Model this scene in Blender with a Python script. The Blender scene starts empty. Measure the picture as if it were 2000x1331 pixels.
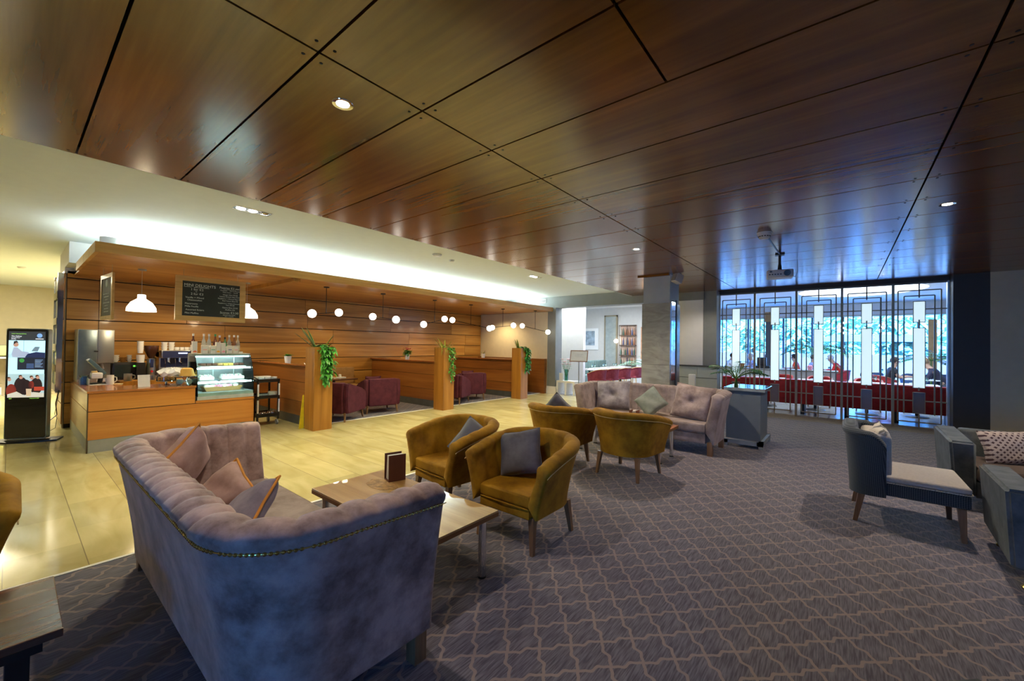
import bpy, bmesh, math, random
from mathutils import Vector, Matrix
random.seed(7)
S = bpy.context.scene
COL = S.collection
PI = math.pi

# ------------------------------------------------------------------ camera
cam = bpy.data.objects.new('camera', bpy.data.cameras.new('camera'))
COL.objects.link(cam)
cam.data.sensor_width = 36.0
cam.data.lens = 36.0 * 796.93 / 2000.0
cam.data.clip_start = 0.05
cam.data.clip_end = 200
fw = Vector((-0.62999, 0.77651, 0.01170)).normalized()
rt = Vector((0.77659, 0.62985, 0.01400)).normalized()
up = rt.cross(fw)
rot = Matrix((rt, up, -fw)).transposed()
cam.matrix_world = Matrix.Translation((0, 0, 1.55)) @ rot.to_4x4()
S.camera = cam

# ------------------------------------------------------------------ look
S.view_settings.view_transform = 'Standard'
S.view_settings.look = 'None'
S.view_settings.gamma = 1.0
S.view_settings.use_curve_mapping = False
S.view_settings.exposure = -0.1

# ------------------------------------------------------------------ daylight
W = bpy.data.worlds.new('daylight'); S.world = W
W.use_nodes = True
wn = W.node_tree.nodes; wl = W.node_tree.links
bg = wn['Background']
tc = wn.new('ShaderNodeTexCoord'); sep = wn.new('ShaderNodeSeparateXYZ'); cr = wn.new('ShaderNodeValToRGB')
wl.new(tc.outputs['Generated'], sep.inputs[0]); wl.new(sep.outputs['Z'], cr.inputs[0]); wl.new(cr.outputs[0], bg.inputs[0])
cr.color_ramp.elements[0].position = 0.0; cr.color_ramp.elements[0].color = (0.055, 0.33, 1.0, 1)
cr.color_ramp.elements[1].position = 0.6; cr.color_ramp.elements[1].color = (0.04, 0.24, 1.0, 1)
bg.inputs[1].default_value = 20.0

sd = bpy.data.lights.new('sun', 'SUN'); sd.energy = 18.0; sd.angle = 0.03; sd.color = (0.62, 0.90, 1.0)
so = bpy.data.objects.new('sun', sd); COL.objects.link(so); so.rotation_euler = (math.radians(40), 0, math.radians(-8))

def lamp(name, kind, loc, energy, color, size=0.1, size_y=None, rot=(0, 0, 0), spot=None, blend=0.3):
    d = bpy.data.lights.new(name, kind); d.energy = energy; d.color = color
    if kind == 'AREA':
        d.size = size
        if size_y: d.shape = 'RECTANGLE'; d.size_y = size_y
    elif kind == 'SPOT':
        d.shadow_soft_size = size; d.spot_size = spot; d.spot_blend = blend
    else: d.shadow_soft_size = size
    o = bpy.data.objects.new(name, d); COL.objects.link(o); o.location = loc; o.rotation_euler = rot
    return o
WARM = (1.0, 0.80, 0.50); WHT = (1.0, 0.93, 0.76)
# cove strip lying on the canopy, shining up on the white ceiling
lamp('cove_strip_light', 'AREA', (-8.3, 5.9, 2.83), 430, (0.90, 1.0, 0.97), 0.5, 10.0, (PI, 0, 0))
# recessed triple spots in the white ceiling, on the stone walkway
for y in (1.85, 4.75, 7.63):
    lamp('walkway_spot_light', 'SPOT', (-5.6, y, 3.10), 370, (1.0, 0.88, 0.52), 0.12, rot=(0, 0, 0), spot=2.35, blend=0.6)
# downlights of the wooden ceiling
for x, y, e in ((-2.35, 1.20, 120), (-2.37, 5.80, 215), (0.79, 5.77, 190), (3.9, 5.77, 25), (0.79, 1.2, 5), (-2.37, 10.0, 60)):
    lamp('ceiling_downlight_glow', 'SPOT', (x, y, 2.975), e, (1.0, 0.84, 0.66), 0.035, spot=2.5, blend=0.5)
# soffit lamps in the booths and over the bar
for y in (2.0, 5.1, 8.0, 10.4):
    lamp('soffit_light', 'SPOT', (-9.2, y, 2.63), 120, (1.0, 0.74, 0.38), 0.06, spot=2.6, blend=0.7)
# dining room lamp and added fill
lamp('dining_oval_light', 'AREA', (0.35, 15.0, 3.24), 160, (0.70, 0.88, 1.0), 2.6, 2.2)
lamp('dining_fill_light', 'AREA', (-6.9, 13.2, 3.2), 420, (0.88, 0.95, 1.0), 2.6, 3.5)  # fill light added to brighten the stub wall behind the opening
lamp('lobby_light', 'AREA', (-14.5, 0.2, 3.05), 420, (1.0, 0.90, 0.66), 2.0, 2.0)

# ------------------------------------------------------------------ materials
MATS = {}
def nn(nt, t, **kw):
    n = nt.nodes.new(t)
    for k, v in kw.items(): setattr(n, k, v)
    return n
def base(name, rough=0.5, metal=0.0, coat=0.0, sheen=0.0, spec=0.5):
    m = bpy.data.materials.new(name); m.use_nodes = True; nt = m.node_tree
    p = nt.nodes['Principled BSDF']
    p.inputs['Coat IOR'].default_value = 1.5; p.inputs['Roughness'].default_value = rough; p.inputs['Metallic'].default_value = metal
    p.inputs['Coat Weight'].default_value = coat; p.inputs['Coat Roughness'].default_value = 0.08
    p.inputs['Sheen Weight'].default_value = sheen; p.inputs['Specular IOR Level'].default_value = spec; p.inputs['IOR'].default_value = 1.5
    return m, nt, p
def C4(c): return (c[0], c[1], c[2], 1)
def ramp(nt, fac, stops):
    r = nn(nt, 'ShaderNodeValToRGB'); e = r.color_ramp.elements
    e[0].position, e[0].color = stops[0][0], C4(stops[0][1])
    e[1].position, e[1].color = stops[-1][0], C4(stops[-1][1])
    for p, c in stops[1:-1]:
        q = e.new(p); q.color = C4(c)
    nt.links.new(fac, r.inputs[0]); return r.outputs[0]
def bump(nt, p, h, strength=0.2, dist=0.01):
    b = nn(nt, 'ShaderNodeBump'); b.inputs['Strength'].default_value = strength; b.inputs['Distance'].default_value = dist
    nt.links.new(h, b.inputs['Height']); nt.links.new(b.outputs[0], p.inputs['Normal'])
def math_(nt, op, a, b=None):
    n = nn(nt, 'ShaderNodeMath', operation=op)
    for i, v in enumerate((a, b)):
        if v is None: continue
        if isinstance(v, (int, float)): n.inputs[i].default_value = v
        else: nt.links.new(v, n.inputs[i])
    return n.outputs[0]
def plain(name, c, rough=0.5, metal=0.0, coat=0.0, var=0.12, scale=8.0, sheen=0.0, bmp=0.0, spec=0.5):
    if name in MATS: return MATS[name]
    m, nt, p = base(name, rough, metal, coat, sheen, spec)
    t = nn(nt, 'ShaderNodeTexCoord'); n = nn(nt, 'ShaderNodeTexNoise'); n.inputs['Scale'].default_value = scale; n.inputs['Detail'].default_value = 4
    nt.links.new(t.outputs['Object'], n.inputs['Vector'])
    a = tuple(max(0, x * (1 - var)) for x in c); b = tuple(min(1, x * (1 + var)) for x in c)
    nt.links.new(ramp(nt, n.outputs[0], [(0.3, a), (0.7, b)]), p.inputs['Base Color'])
    if bmp: bump(nt, p, n.outputs[0], bmp)
    MATS[name] = m; return m
def glow(name, c, strength):
    if name in MATS: return MATS[name]
    m, nt, p = base(name, 0.5)
    p.inputs['Base Color'].default_value = C4(c)
    p.inputs['Emission Color'].default_value = C4(c); p.inputs['Emission Strength'].default_value = strength
    MATS[name] = m; return m
def glass(name, c=(0.9, 1, 0.98), refl=0.12, rough=0.02):
    if name in MATS: return MATS[name]
    m = bpy.data.materials.new(name); m.use_nodes = True; nt = m.node_tree; nt.nodes.clear()
    o = nn(nt, 'ShaderNodeOutputMaterial'); mx = nn(nt, 'ShaderNodeMixShader'); t = nn(nt, 'ShaderNodeBsdfTransparent'); g = nn(nt, 'ShaderNodeBsdfGlossy')
    fr = nn(nt, 'ShaderNodeFresnel'); fr.inputs[0].default_value = 1.22
    t.inputs[0].default_value = C4(c); g.inputs['Roughness'].default_value = rough
    f = math_(nt, 'ADD', fr.outputs[0], refl * 0.3)
    nt.links.new(f, mx.inputs[0]); nt.links.new(t.outputs[0], mx.inputs[1]); nt.links.new(g.outputs[0], mx.inputs[2]); nt.links.new(mx.outputs[0], o.inputs[0])
    MATS[name] = m; return m
def wood(name, stops, axis='y', scale=1.0, rough=0.4, coat=0.3, world=True, bstr=0.04, varamt=0.45):
    """long-grained veneer; every separate board of a mesh gets its own tone and figure"""
    if name in MATS: return MATS[name]
    m, nt, p = base(name, rough, 0, coat)
    g = nn(nt, 'ShaderNodeNewGeometry'); t = nn(nt, 'ShaderNodeTexCoord')
    vec = g.outputs['Position'] if world else t.outputs['Object']
    ri = g.outputs['Random Per Island']
    ad = nn(nt, 'ShaderNodeVectorMath', operation='ADD'); cb = nn(nt, 'ShaderNodeCombineXYZ')
    for i in range(3): nt.links.new(math_(nt, 'MULTIPLY', ri, 17.0 + 5 * i), cb.inputs[i])
    nt.links.new(vec, ad.inputs[0]); nt.links.new(cb.outputs[0], ad.inputs[1])
    mp = nn(nt, 'ShaderNodeMapping'); s = {'x': (0.5, 9, 9), 'y': (9, 0.5, 9), 'z': (9, 9, 0.5)}[axis]
    mp.inputs['Scale'].default_value = tuple(v * scale for v in s)
    nt.links.new(ad.outputs[0], mp.inputs[0])
    n = nn(nt, 'ShaderNodeTexNoise'); n.inputs['Scale'].default_value = 1.0; n.inputs['Detail'].default_value = 7; n.inputs['Distortion'].default_value = 0.5
    nt.links.new(mp.outputs[0], n.inputs['Vector'])
    n2 = nn(nt, 'ShaderNodeTexNoise'); n2.inputs['Scale'].default_value = 5.5; n2.inputs['Detail'].default_value = 5
    nt.links.new(mp.outputs[0], n2.inputs['Vector'])
    mixf = math_(nt, 'ADD', math_(nt, 'MULTIPLY', n.outputs[0], 0.7), math_(nt, 'MULTIPLY', n2.outputs[0], 0.3))
    col = ramp(nt, mixf, stops)
    hsv = nn(nt, 'ShaderNodeHueSaturation')
    nt.links.new(math_(nt, 'ADD', math_(nt, 'MULTIPLY', ri, varamt), 1 - varamt / 2), hsv.inputs['Value'])
    nt.links.new(col, hsv.inputs['Color']); nt.links.new(hsv.outputs[0], p.inputs['Base Color'])
    bump(nt, p, mixf, bstr)
    if name == 'ceiling veneer': p.inputs['Specular IOR Level'].default_value = 0.75
    MATS[name] = m; return m
def velvet(name, c, c2, scale=3.0, sheen=0.6):
    if name in MATS: return MATS[name]
    m, nt, p = base(name, 0.75, 0, 0, sheen, 0.25)
    p.inputs['Sheen Roughness'].default_value = 0.35
    p.inputs['Sheen Tint'].default_value = C4(tuple(min(1, x * 2 + 0.1) for x in c2))
    t = nn(nt, 'ShaderNodeTexCoord'); n = nn(nt, 'ShaderNodeTexNoise'); n.inputs['Scale'].default_value = scale; n.inputs['Detail'].default_value = 6; n.inputs['Roughness'].default_value = 0.65
    n2 = nn(nt, 'ShaderNodeTexNoise'); n2.inputs['Scale'].default_value = 160
    nt.links.new(t.outputs['Object'], n.inputs['Vector']); nt.links.new(t.outputs['Object'], n2.inputs['Vector'])
    nt.links.new(ramp(nt, n.outputs[0], [(0.35, c), (0.62, c2)]), p.inputs['Base Color'])
    bump(nt, p, n2.outputs[0], 0.15, 0.002)
    MATS[name] = m; return m

def carpet_mat(name='trellis carpet'):
    m, nt, p = base(name, 0.95, 0, 0, 0.25, 0.1)
    g = nn(nt, 'ShaderNodeNewGeometry'); sp = nn(nt, 'ShaderNodeSeparateXYZ'); nt.links.new(g.outputs['Position'], sp.inputs[0])
    X, Y = sp.outputs[0], sp.outputs[1]
    u = math_(nt, 'DIVIDE', math_(nt, 'ADD', X, 1.197), 0.2219); v = math_(nt, 'DIVIDE', math_(nt, 'ADD', Y, -1.733), 0.2506)
    a = math_(nt, 'ADD', u, v); b = math_(nt, 'SUBTRACT', u, v)
    def fam(s, q):
        w = math_(nt, 'MULTIPLY', math_(nt, 'ADD', math_(nt, 'SINE', math_(nt, 'MULTIPLY', q, 2 * PI)), math_(nt, 'ADD', math_(nt, 'MULTIPLY', math_(nt, 'SINE', math_(nt, 'MULTIPLY', q, 4 * PI)), -0.5), math_(nt, 'MULTIPLY', math_(nt, 'SINE', math_(nt, 'MULTIPLY', q, 6 * PI)), 0.33))), 0.048)
        f = math_(nt, 'FRACT', math_(nt, 'ADD', math_(nt, 'ADD', s, w), 100.5))
        d = math_(nt, 'ABSOLUTE', math_(nt, 'SUBTRACT', f, 0.5))
        half = math_(nt, 'ADD', math_(nt, 'MULTIPLY', math_(nt, 'POWER', math_(nt, 'ABSOLUTE', math_(nt, 'SINE', math_(nt, 'MULTIPLY', q, PI))), 10.0), 0.012), 0.048)
        return math_(nt, 'LESS_THAN', d, half)
    line = math_(nt, 'MAXIMUM', fam(a, b), fam(b, math_(nt, 'MULTIPLY', a, -1.0)))
    mp = nn(nt, 'ShaderNodeMapping'); mp.inputs['Scale'].default_value = (130, 9, 1); nt.links.new(g.outputs['Position'], mp.inputs[0])
    n = nn(nt, 'ShaderNodeTexNoise'); n.inputs['Scale'].default_value = 1; n.inputs['Detail'].default_value = 2; nt.links.new(mp.outputs[0], n.inputs['Vector'])
    n2 = nn(nt, 'ShaderNodeTexNoise'); n2.inputs['Scale'].default_value = 4; nt.links.new(g.outputs['Position'], n2.inputs['Vector'])
    c1 = ramp(nt, n.outputs[0], [(0.35, (0.070, 0.064, 0.088)), (0.65, (0.175, 0.162, 0.20))])
    mx = nn(nt, 'ShaderNodeMixRGB'); nt.links.new(line, mx.inputs[0]); nt.links.new(c1, mx.inputs[1]); mx.inputs[2].default_value = (0.27, 0.215, 0.20, 1)
    m2 = nn(nt, 'ShaderNodeMixRGB', blend_type='MULTIPLY'); m2.inputs[0].default_value = 0.5
    nt.links.new(mx.outputs[0], m2.inputs[1]); nt.links.new(ramp(nt, n2.outputs[0], [(0.3, (0.75, 0.75, 0.8)), (0.7, (1, 1, 1))]), m2.inputs[2])
    nt.links.new(m2.outputs[0], p.inputs['Base Color'])
    bump(nt, p, n.outputs[0], 0.25, 0.004)
    MATS[name] = m; return m

def stone_mat(name, c1, c2, cg, tx, ty, oy=0.0, rough=0.08, vein=1.0, bmp=0.0, ox=0.0, grout=0.008):
    m, nt, p = base(name, rough, 0, 0.0)
    g = nn(nt, 'ShaderNodeNewGeometry'); sp = nn(nt, 'ShaderNodeSeparateXYZ'); nt.links.new(g.outputs['Position'], sp.inputs[0])
    y = math_(nt, 'DIVIDE', math_(nt, 'ADD', sp.outputs[1], 50 * ty - oy), ty); row = math_(nt, 'FLOOR', y)
    x = math_(nt, 'ADD', math_(nt, 'DIVIDE', math_(nt, 'ADD', sp.outputs[0], 60 * tx + ox), tx), math_(nt, 'MULTIPLY', row, 0.5)); colm = math_(nt, 'FLOOR', x)
    dy = math_(nt, 'ABSOLUTE', math_(nt, 'SUBTRACT', math_(nt, 'FRACT', math_(nt, 'ADD', y, 0.5)), 0.5))
    dx = math_(nt, 'ABSOLUTE', math_(nt, 'SUBTRACT', math_(nt, 'FRACT', math_(nt, 'ADD', x, 0.5)), 0.5))
    gy = math_(nt, 'LESS_THAN', dy, grout / ty / 1.6); gx = math_(nt, 'MULTIPLY', math_(nt, 'LESS_THAN', dx, grout * 0.5 / tx / 2), 0.45)
    gr = math_(nt, 'MAXIMUM', gy, gx)
    wn_ = nn(nt, 'ShaderNodeTexWhiteNoise', noise_dimensions='2D'); cb = nn(nt, 'ShaderNodeCombineXYZ'); nt.links.new(row, cb.inputs[0]); nt.links.new(colm, cb.inputs[1]); nt.links.new(cb.outputs[0], wn_.inputs['Vector'])
    n = nn(nt, 'ShaderNodeTexNoise'); n.inputs['Scale'].default_value = 2.2 * vein; n.inputs['Detail'].default_value = 8; n.inputs['Distortion'].default_value = 1.2
    mp = nn(nt, 'ShaderNodeMapping'); mp.inputs['Scale'].default_value = (0.6, 2.0, 1.5); nt.links.new(g.outputs['Position'], mp.inputs[0]); nt.links.new(mp.outputs[0], n.inputs['Vector'])
    c = ramp(nt, n.outputs[0], [(0.3, c1), (0.7, c2)])
    hs = nn(nt, 'ShaderNodeHueSaturation'); nt.links.new(math_(nt, 'ADD', math_(nt, 'MULTIPLY', wn_.outputs['Value'], 0.22), 0.88), hs.inputs['Value']); nt.links.new(c, hs.inputs['Color'])
    mx = nn(nt, 'ShaderNodeMixRGB'); nt.links.new(gr, mx.inputs[0]); nt.links.new(hs.outputs[0], mx.inputs[1]); mx.inputs[2].default_value = C4(cg)
    nt.links.new(mx.outputs[0], p.inputs['Base Color'])
    nt.links.new(math_(nt, 'ADD', math_(nt, 'MULTIPLY', n.outputs[0], 0.12), rough), p.inputs['Roughness'])
    MATS[name] = m; return m

def weave(name, c1, c2, sx=60.0, kind='diamond'):
    if name in MATS: return MATS[name]
    m, nt, p = base(name, 0.9, 0, 0, 0.2, 0.2)
    t = nn(nt, 'ShaderNodeTexCoord'); sp = nn(nt, 'ShaderNodeSeparateXYZ'); nt.links.new(t.outputs['Object'], sp.inputs[0])
    s = math_(nt, 'ADD', sp.outputs[0], sp.outputs[1])
    a = math_(nt, 'SINE', math_(nt, 'MULTIPLY', math_(nt, 'ADD', s, sp.outputs[2]), sx * 2.2)); b = math_(nt, 'SINE', math_(nt, 'MULTIPLY', math_(nt, 'SUBTRACT', s, sp.outputs[2]), sx * 2.2))
    f = math_(nt, 'MULTIPLY', a, b) if kind == 'diamond' else math_(nt, 'MAXIMUM', a, b)
    nt.links.new(ramp(nt, math_(nt, 'ADD', math_(nt, 'MULTIPLY', f, 0.5), 0.5), [(0.35, c1), (0.65, c2)]), p.inputs['Base Color'])
    MATS[name] = m; return m

# wood / stone / paint
CEILW = wood('ceiling veneer', [(0.3, (0.105, 0.034, 0.004)), (0.55, (0.195, 0.072, 0.008)), (0.75, (0.30, 0.122, 0.017))], 'x', 0.55, 0.20, 0.0, varamt=0.22, bstr=0.01)
WALLW = wood('wall plank veneer', [(0.3, (0.22, 0.090, 0.016)), (0.5, (0.42, 0.205, 0.040)), (0.72, (0.58, 0.33, 0.085))], 'y', 0.5, 0.33, 0.25, varamt=0.3)
WALLX = wood('divider veneer', [(0.3, (0.14, 0.045, 0.009)), (0.5, (0.24, 0.085, 0.016)), (0.72, (0.34, 0.14, 0.03))], 'x', 0.5, 0.33, 0.25, varamt=0.2)
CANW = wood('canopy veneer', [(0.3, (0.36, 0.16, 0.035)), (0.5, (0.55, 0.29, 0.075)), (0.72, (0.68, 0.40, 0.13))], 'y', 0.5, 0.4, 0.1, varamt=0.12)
POSTW = wood('post veneer', [(0.3, (0.22, 0.085, 0.012)), (0.5, (0.38, 0.165, 0.022)), (0.72, (0.50, 0.24, 0.045))], 'z', 0.7, 0.35, 0.2, varamt=0.1)
DARKT = wood('dark tabletop', [(0.3, (0.035, 0.014, 0.008)), (0.5, (0.10, 0.042, 0.024)), (0.72, (0.20, 0.095, 0.06))], 'y', 1.6, 0.18, 0.3, varamt=0.1)
REDT = wood('coffee tabletop', [(0.3, (0.36, 0.20, 0.06)), (0.5, (0.48, 0.30, 0.10)), (0.72, (0.60, 0.40, 0.16))], 'x', 1.2, 0.3, 1.0, world=True, varamt=0.05, bstr=0.0)
LEGW = wood('leg wood', [(0.3, (0.10, 0.05, 0.02)), (0.5, (0.19, 0.10, 0.045)), (0.72, (0.28, 0.16, 0.08))], 'z', 2.0, 0.35, 0.2, world=False, varamt=0.1)
FRAMEW = wood('pale frame wood', [(0.3, (0.50, 0.30, 0.09)), (0.7, (0.72, 0.50, 0.20))], 'y', 1.5, 0.5, 0.1, varamt=0.1)
_p = REDT.node_tree.nodes['Principled BSDF']; _p.inputs['Coat IOR'].default_value = 2.0; _p.inputs['Coat Roughness'].default_value = 0.01
CARPET = carpet_mat()
STONE = stone_mat('polished limestone', (0.52, 0.45, 0.20), (0.66, 0.59, 0.32), (0.30, 0.26, 0.15), 0.75, 0.375, 0.0, 0.06, grout=.0045)
MARB = stone_mat('column limestone', (0.30, 0.30, 0.26), (0.46, 0.46, 0.41), (0.2, 0.2, 0.18), 20.0, 20.0, 5.0, 0.12, 2.5)
BLKST = plain('dark gap', (0.012, 0.008, 0.006), 0.9)
WHITE = plain('white paint', (0.82, 0.82, 0.80), 0.7, var=0.02)
CREAM = plain('cream paint', (0.66, 0.60, 0.44), 0.7, var=0.03)
GREYP = plain('grey paint', (0.22, 0.235, 0.23), 0.6, var=0.04)
DGREY = plain('charcoal paint', (0.05, 0.052, 0.055), 0.6, var=0.04)
STEEL = plain('brushed steel', (0.48, 0.49, 0.47), 0.32, 0.9, var=0.06, scale=3)
KICK = plain('steel kick plate', (0.42, 0.44, 0.42), 0.4, 0.6, var=0.06)
CHROME = plain('chrome', (0.75, 0.75, 0.76), 0.07, 1.0, var=0.02)
BRONZE = plain('bronze metal', (0.34, 0.27, 0.17), 0.45, 0.5, var=0.05)
BLACK = plain('black plastic', (0.012, 0.012, 0.013), 0.35, var=0.1)
BLKM = plain('black metal', (0.02, 0.02, 0.02), 0.4, 0.5)
POT = plain('white ceramic', (0.80, 0.80, 0.78), 0.25, coat=0.3, var=0.02)
PLAST = plain('white plastic', (0.62, 0.63, 0.63), 0.4, var=0.03)
LEAF = plain('green leaf', (0.06, 0.30, 0.03), 0.4, coat=0.1, var=0.5, scale=25)
LEAFD = plain('palm leaf', (0.015, 0.10, 0.03), 0.45, var=0.5, scale=12)
LEAFY = plain('leaf with yellow edge', (0.40, 0.46, 0.06), 0.4, var=0.35, scale=20)
STEM = plain('plant stem', (0.12, 0.22, 0.04), 0.6)
MUST = velvet('mustard velvet', (0.19, 0.088, 0.003), (0.40, 0.205, 0.008), 4.0, 0.22)
MAUVE = velvet('mauve velvet', (0.18, 0.115, 0.105), (0.56, 0.41, 0.375), 4.5, 0.6)
TAUPE = velvet('taupe velvet', (0.19, 0.145, 0.135), (0.36, 0.29, 0.27), 4.5, 0.5)
WINE = velvet('wine upholstery', (0.070, 0.013, 0.026), (0.105, 0.022, 0.040), 8, 0.1)
REDV = velvet('red banquette velvet', (0.22, 0.010, 0.012), (0.34, 0.020, 0.018), 5, 0.3)
BURG = velvet('burgundy leather', (0.26, 0.035, 0.05), (0.36, 0.06, 0.08), 8, 0.1)
SLATE = velvet('slate cushion', (0.085, 0.085, 0.10), (0.15, 0.15, 0.17), 5, 0.3)
SAGE = velvet('sage cushion', (0.16, 0.19, 0.16), (0.25, 0.28, 0.25), 5, 0.3)
TEAL = velvet('blue grey upholstery', (0.060, 0.072, 0.076), (0.125, 0.140, 0.145), 7, 0.3)
BLUSH = velvet('blush cushion', (0.34, 0.21, 0.19), (0.50, 0.34, 0.31), 5, 0.4)
BLUC = velvet('blue mauve cushion', (0.16, 0.14, 0.20), (0.28, 0.25, 0.33), 5, 0.4)
BEIGE = plain('beige linen', (0.47, 0.43, 0.38), 0.9, var=0.1, scale=60, sheen=0.2)
ORANGE = plain('orange piping', (0.62, 0.26, 0.03), 0.7)
BRASS = plain('brass', (0.62, 0.42, 0.12), 0.25, 0.95)
TEALW = weave('teal and grey weave', (0.012, 0.022, 0.032), (0.085, 0.10, 0.11), 105)
PATT = weave('cream and plum patterned fabric', (0.07, 0.04, 0.05), (0.50, 0.42, 0.38), 60, 'zig')
PAPER = plain('paper', (0.75, 0.75, 0.72), 0.7, var=0.04)
LEATH = plain('dark red leather', (0.10, 0.03, 0.02), 0.4)
SLATEB = plain('chalkboard slate', (0.018, 0.028, 0.026), 0.6, var=0.1)
CHALK = plain('chalk', (0.70, 0.78, 0.74), 0.9)
GLS = glass('clear glass')
GLW = glass('window glass', (0.93, 0.98, 1.0), 0.02)
SMOKE = glass('smoked plastic', (0.22, 0.14, 0.10), 0.3)
GLOBE = glow('lit opal globe', (1.0, 0.93, 0.80), 9.0)
SHADE = glow('lit lamp shade', (1.0, 0.93, 0.74), 3.2)
DOWN = glow('lit downlight lens', (1.0, 0.95, 0.88), 22.0)
LITE = glow('lit tube', (0.80, 0.97, 1.0), 22.0)
LITP = glow('backlit opal panel', (0.72, 0.93, 1.0), 0.95)  # emission stands in for daylight falling on the opal plates

# ------------------------------------------------------------------ mesh builder
class MB:
    def __init__(s): s.bm = bmesh.new(); s.mi = 0; s.M = Matrix()
    def _v(s, p): return s.bm.verts.new(s.M @ Vector(p))
    def _f(s, vs):
        try:
            f = s.bm.faces.new(vs); f.material_index = s.mi; return f
        except ValueError: return None
    def box(s, x0, x1, y0, y1, z0, z1, bev=0.0, seg=2):
        v = [s._v((x, y, z)) for x in (x0, x1) for y in (y0, y1) for z in (z0, z1)]
        fs = [s._f([v[i] for i in q]) for q in ((0, 1, 3, 2), (4, 6, 7, 5), (0, 4, 5, 1), (2, 3, 7, 6), (0, 2, 6, 4), (1, 5, 7, 3))]
        if bev > 0:
            ed = list({e for f in fs for e in f.edges})
            r = bmesh.ops.bevel(s.bm, geom=ed, offset=bev, segments=seg, affect='EDGES', profile=0.6)
            for f in r['faces']: f.material_index = s.mi
        return s
    def loft(s, rings, closed=True, cap=True):
        R = [[s._v(p) for p in r] for r in rings]; n = len(R[0])
        for a, b in zip(R, R[1:]):
            for i in range(n if closed else n - 1):
                j = (i + 1) % n; s._f((a[i], a[j], b[j], b[i]))
        if cap and closed:
            s._f(R[0][::-1]); s._f(R[-1])
        return s
    def cyl(s, p0, p1, r0, r1=None, n=16, cap=True):
        r1 = r0 if r1 is None else r1; p0 = Vector(p0); p1 = Vector(p1); d = (p1 - p0).normalized()
        a = d.orthogonal().normalized(); b = d.cross(a)
        f = lambda p, r: [p + a * (r * math.cos(t)) + b * (r * math.sin(t)) for t in [2 * PI * i / n for i in range(n)]]
        return s.loft([f(p0, r0), f(p1, r1)], True, cap)
    def tube(s, pts, r, n=8, cap=True):
        pts = [Vector(p) for p in pts]; rings = []; a = None
        for i, p in enumerate(pts):
            d = (pts[min(i + 1, len(pts) - 1)] - pts[max(i - 1, 0)]).normalized()
            if a is None: a = d.orthogonal().normalized()
            else: a = (a - d * a.dot(d)).normalized()
            b = d.cross(a); rr = r[i] if isinstance(r, (list, tuple)) else r
            rings.append([p + a * (rr * math.cos(t)) + b * (rr * math.sin(t)) for t in [2 * PI * k / n for k in range(n)]])
        return s.loft(rings, True, cap)
    def lathe(s, prof, c=(0, 0, 0), n=24):
        c = Vector(c); rings = []
        for r, z in prof:
            rings.append([c + Vector((max(r, 1e-4) * math.cos(t), max(r, 1e-4) * math.sin(t), z)) for t in [2 * PI * k / n for k in range(n)]])
        return s.loft(rings, True, True)
    def sph(s, c, r, sc=(1, 1, 1), n=16):
        m = max(6, n // 2); c = Vector(c); rings = []
        for i in range(m + 1):
            t = PI * i / m; rr = max(math.sin(t), 1e-3) * r; z = -math.cos(t) * r
            rings.append([c + Vector((rr * math.cos(a) * sc[0], rr * math.sin(a) * sc[1], z * sc[2])) for a in [2 * PI * k / n for k in range(n)]])
        return s.loft(rings, True, True)
    def prism(s, poly, z0, z1, bev=0.0, seg=2):
        a = [s._v((p[0], p[1], z0)) for p in poly]; b = [s._v((p[0], p[1], z1)) for p in poly]; n = len(poly)
        fs = [s._f(a[::-1]), s._f(b)] + [s._f((a[i], a[(i + 1) % n], b[(i + 1) % n], b[i])) for i in range(n)]
        if bev > 0:
            ed = list({e for f in fs[:2] for e in f.edges})
            r = bmesh.ops.bevel(s.bm, geom=ed, offset=bev, segments=seg, affect='EDGES', profile=0.6)
            for f in r['faces']: f.material_index = s.mi
        return s
    def quad(s, a, b, c, d): s._f([s._v(p) for p in (a, b, c, d)]); return s
    def leaf(s, p, d, up_, L, w, droop=0.3, n=5, fold=0.15):
        """a leaf blade starting at p, growing along d, w wide, bending down by droop"""
        p = Vector(p); d = Vector(d).normalized(); up_ = Vector(up_); side = d.cross(up_)
        if side.length < 1e-3: side = d.orthogonal()
        side.normalize(); rows = []
        for i in range(n + 1):
            t = i / n; q = p + d * (L * t) + Vector((0, 0, -droop * L * t * t)); ww = w * (math.sin(PI * min(1, t * 0.93 + 0.07)) ** 0.8) * 0.5
            nrm = side.cross(d).normalized()
            rows.append((q + side * ww + nrm * fold * ww, q, q - side * ww + nrm * fold * ww))
        V = [[s._v(a) for a in r] for r in rows]
        for a, b in zip(V, V[1:]):
            s._f((a[0], a[1], b[1], b[0])); s._f((a[1], a[2], b[2], b[1]))
        return s
    def build(s, name, mats, parent=None, smooth=True, ang=40, fix=True):
        if not isinstance(mats, (list, tuple)): mats = [mats]
        if fix: bmesh.ops.recalc_face_normals(s.bm, faces=s.bm.faces)
        me = bpy.data.meshes.new(name); s.bm.to_mesh(me); s.bm.free()
        for m in mats: me.materials.append(m)
        if smooth:
            me.polygons.foreach_set('use_smooth', [True] * len(me.polygons)); me.set_sharp_from_angle(angle=math.radians(ang))
        o = bpy.data.objects.new(name, me); COL.objects.link(o)
        if parent is not None: o.parent = parent
        return o
def tag(o, label, cat, group=None, kind=None):
    o['label'] = label; o['category'] = cat
    if group: o['group'] = group
    if kind: o['kind'] = kind
    return o
def thing(name, label, cat, loc=(0, 0, 0), rz=0.0, group=None):
    o = bpy.data.objects.new(name, None); COL.objects.link(o); o.empty_display_size = 0.1
    o.location = loc; o.rotation_euler = (0, 0, rz); return tag(o, label, cat, group)
def struct(name, mb, mats, smooth=False):
    o = mb.build(name, mats, None, smooth); o['kind'] = 'structure'; return o
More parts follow.
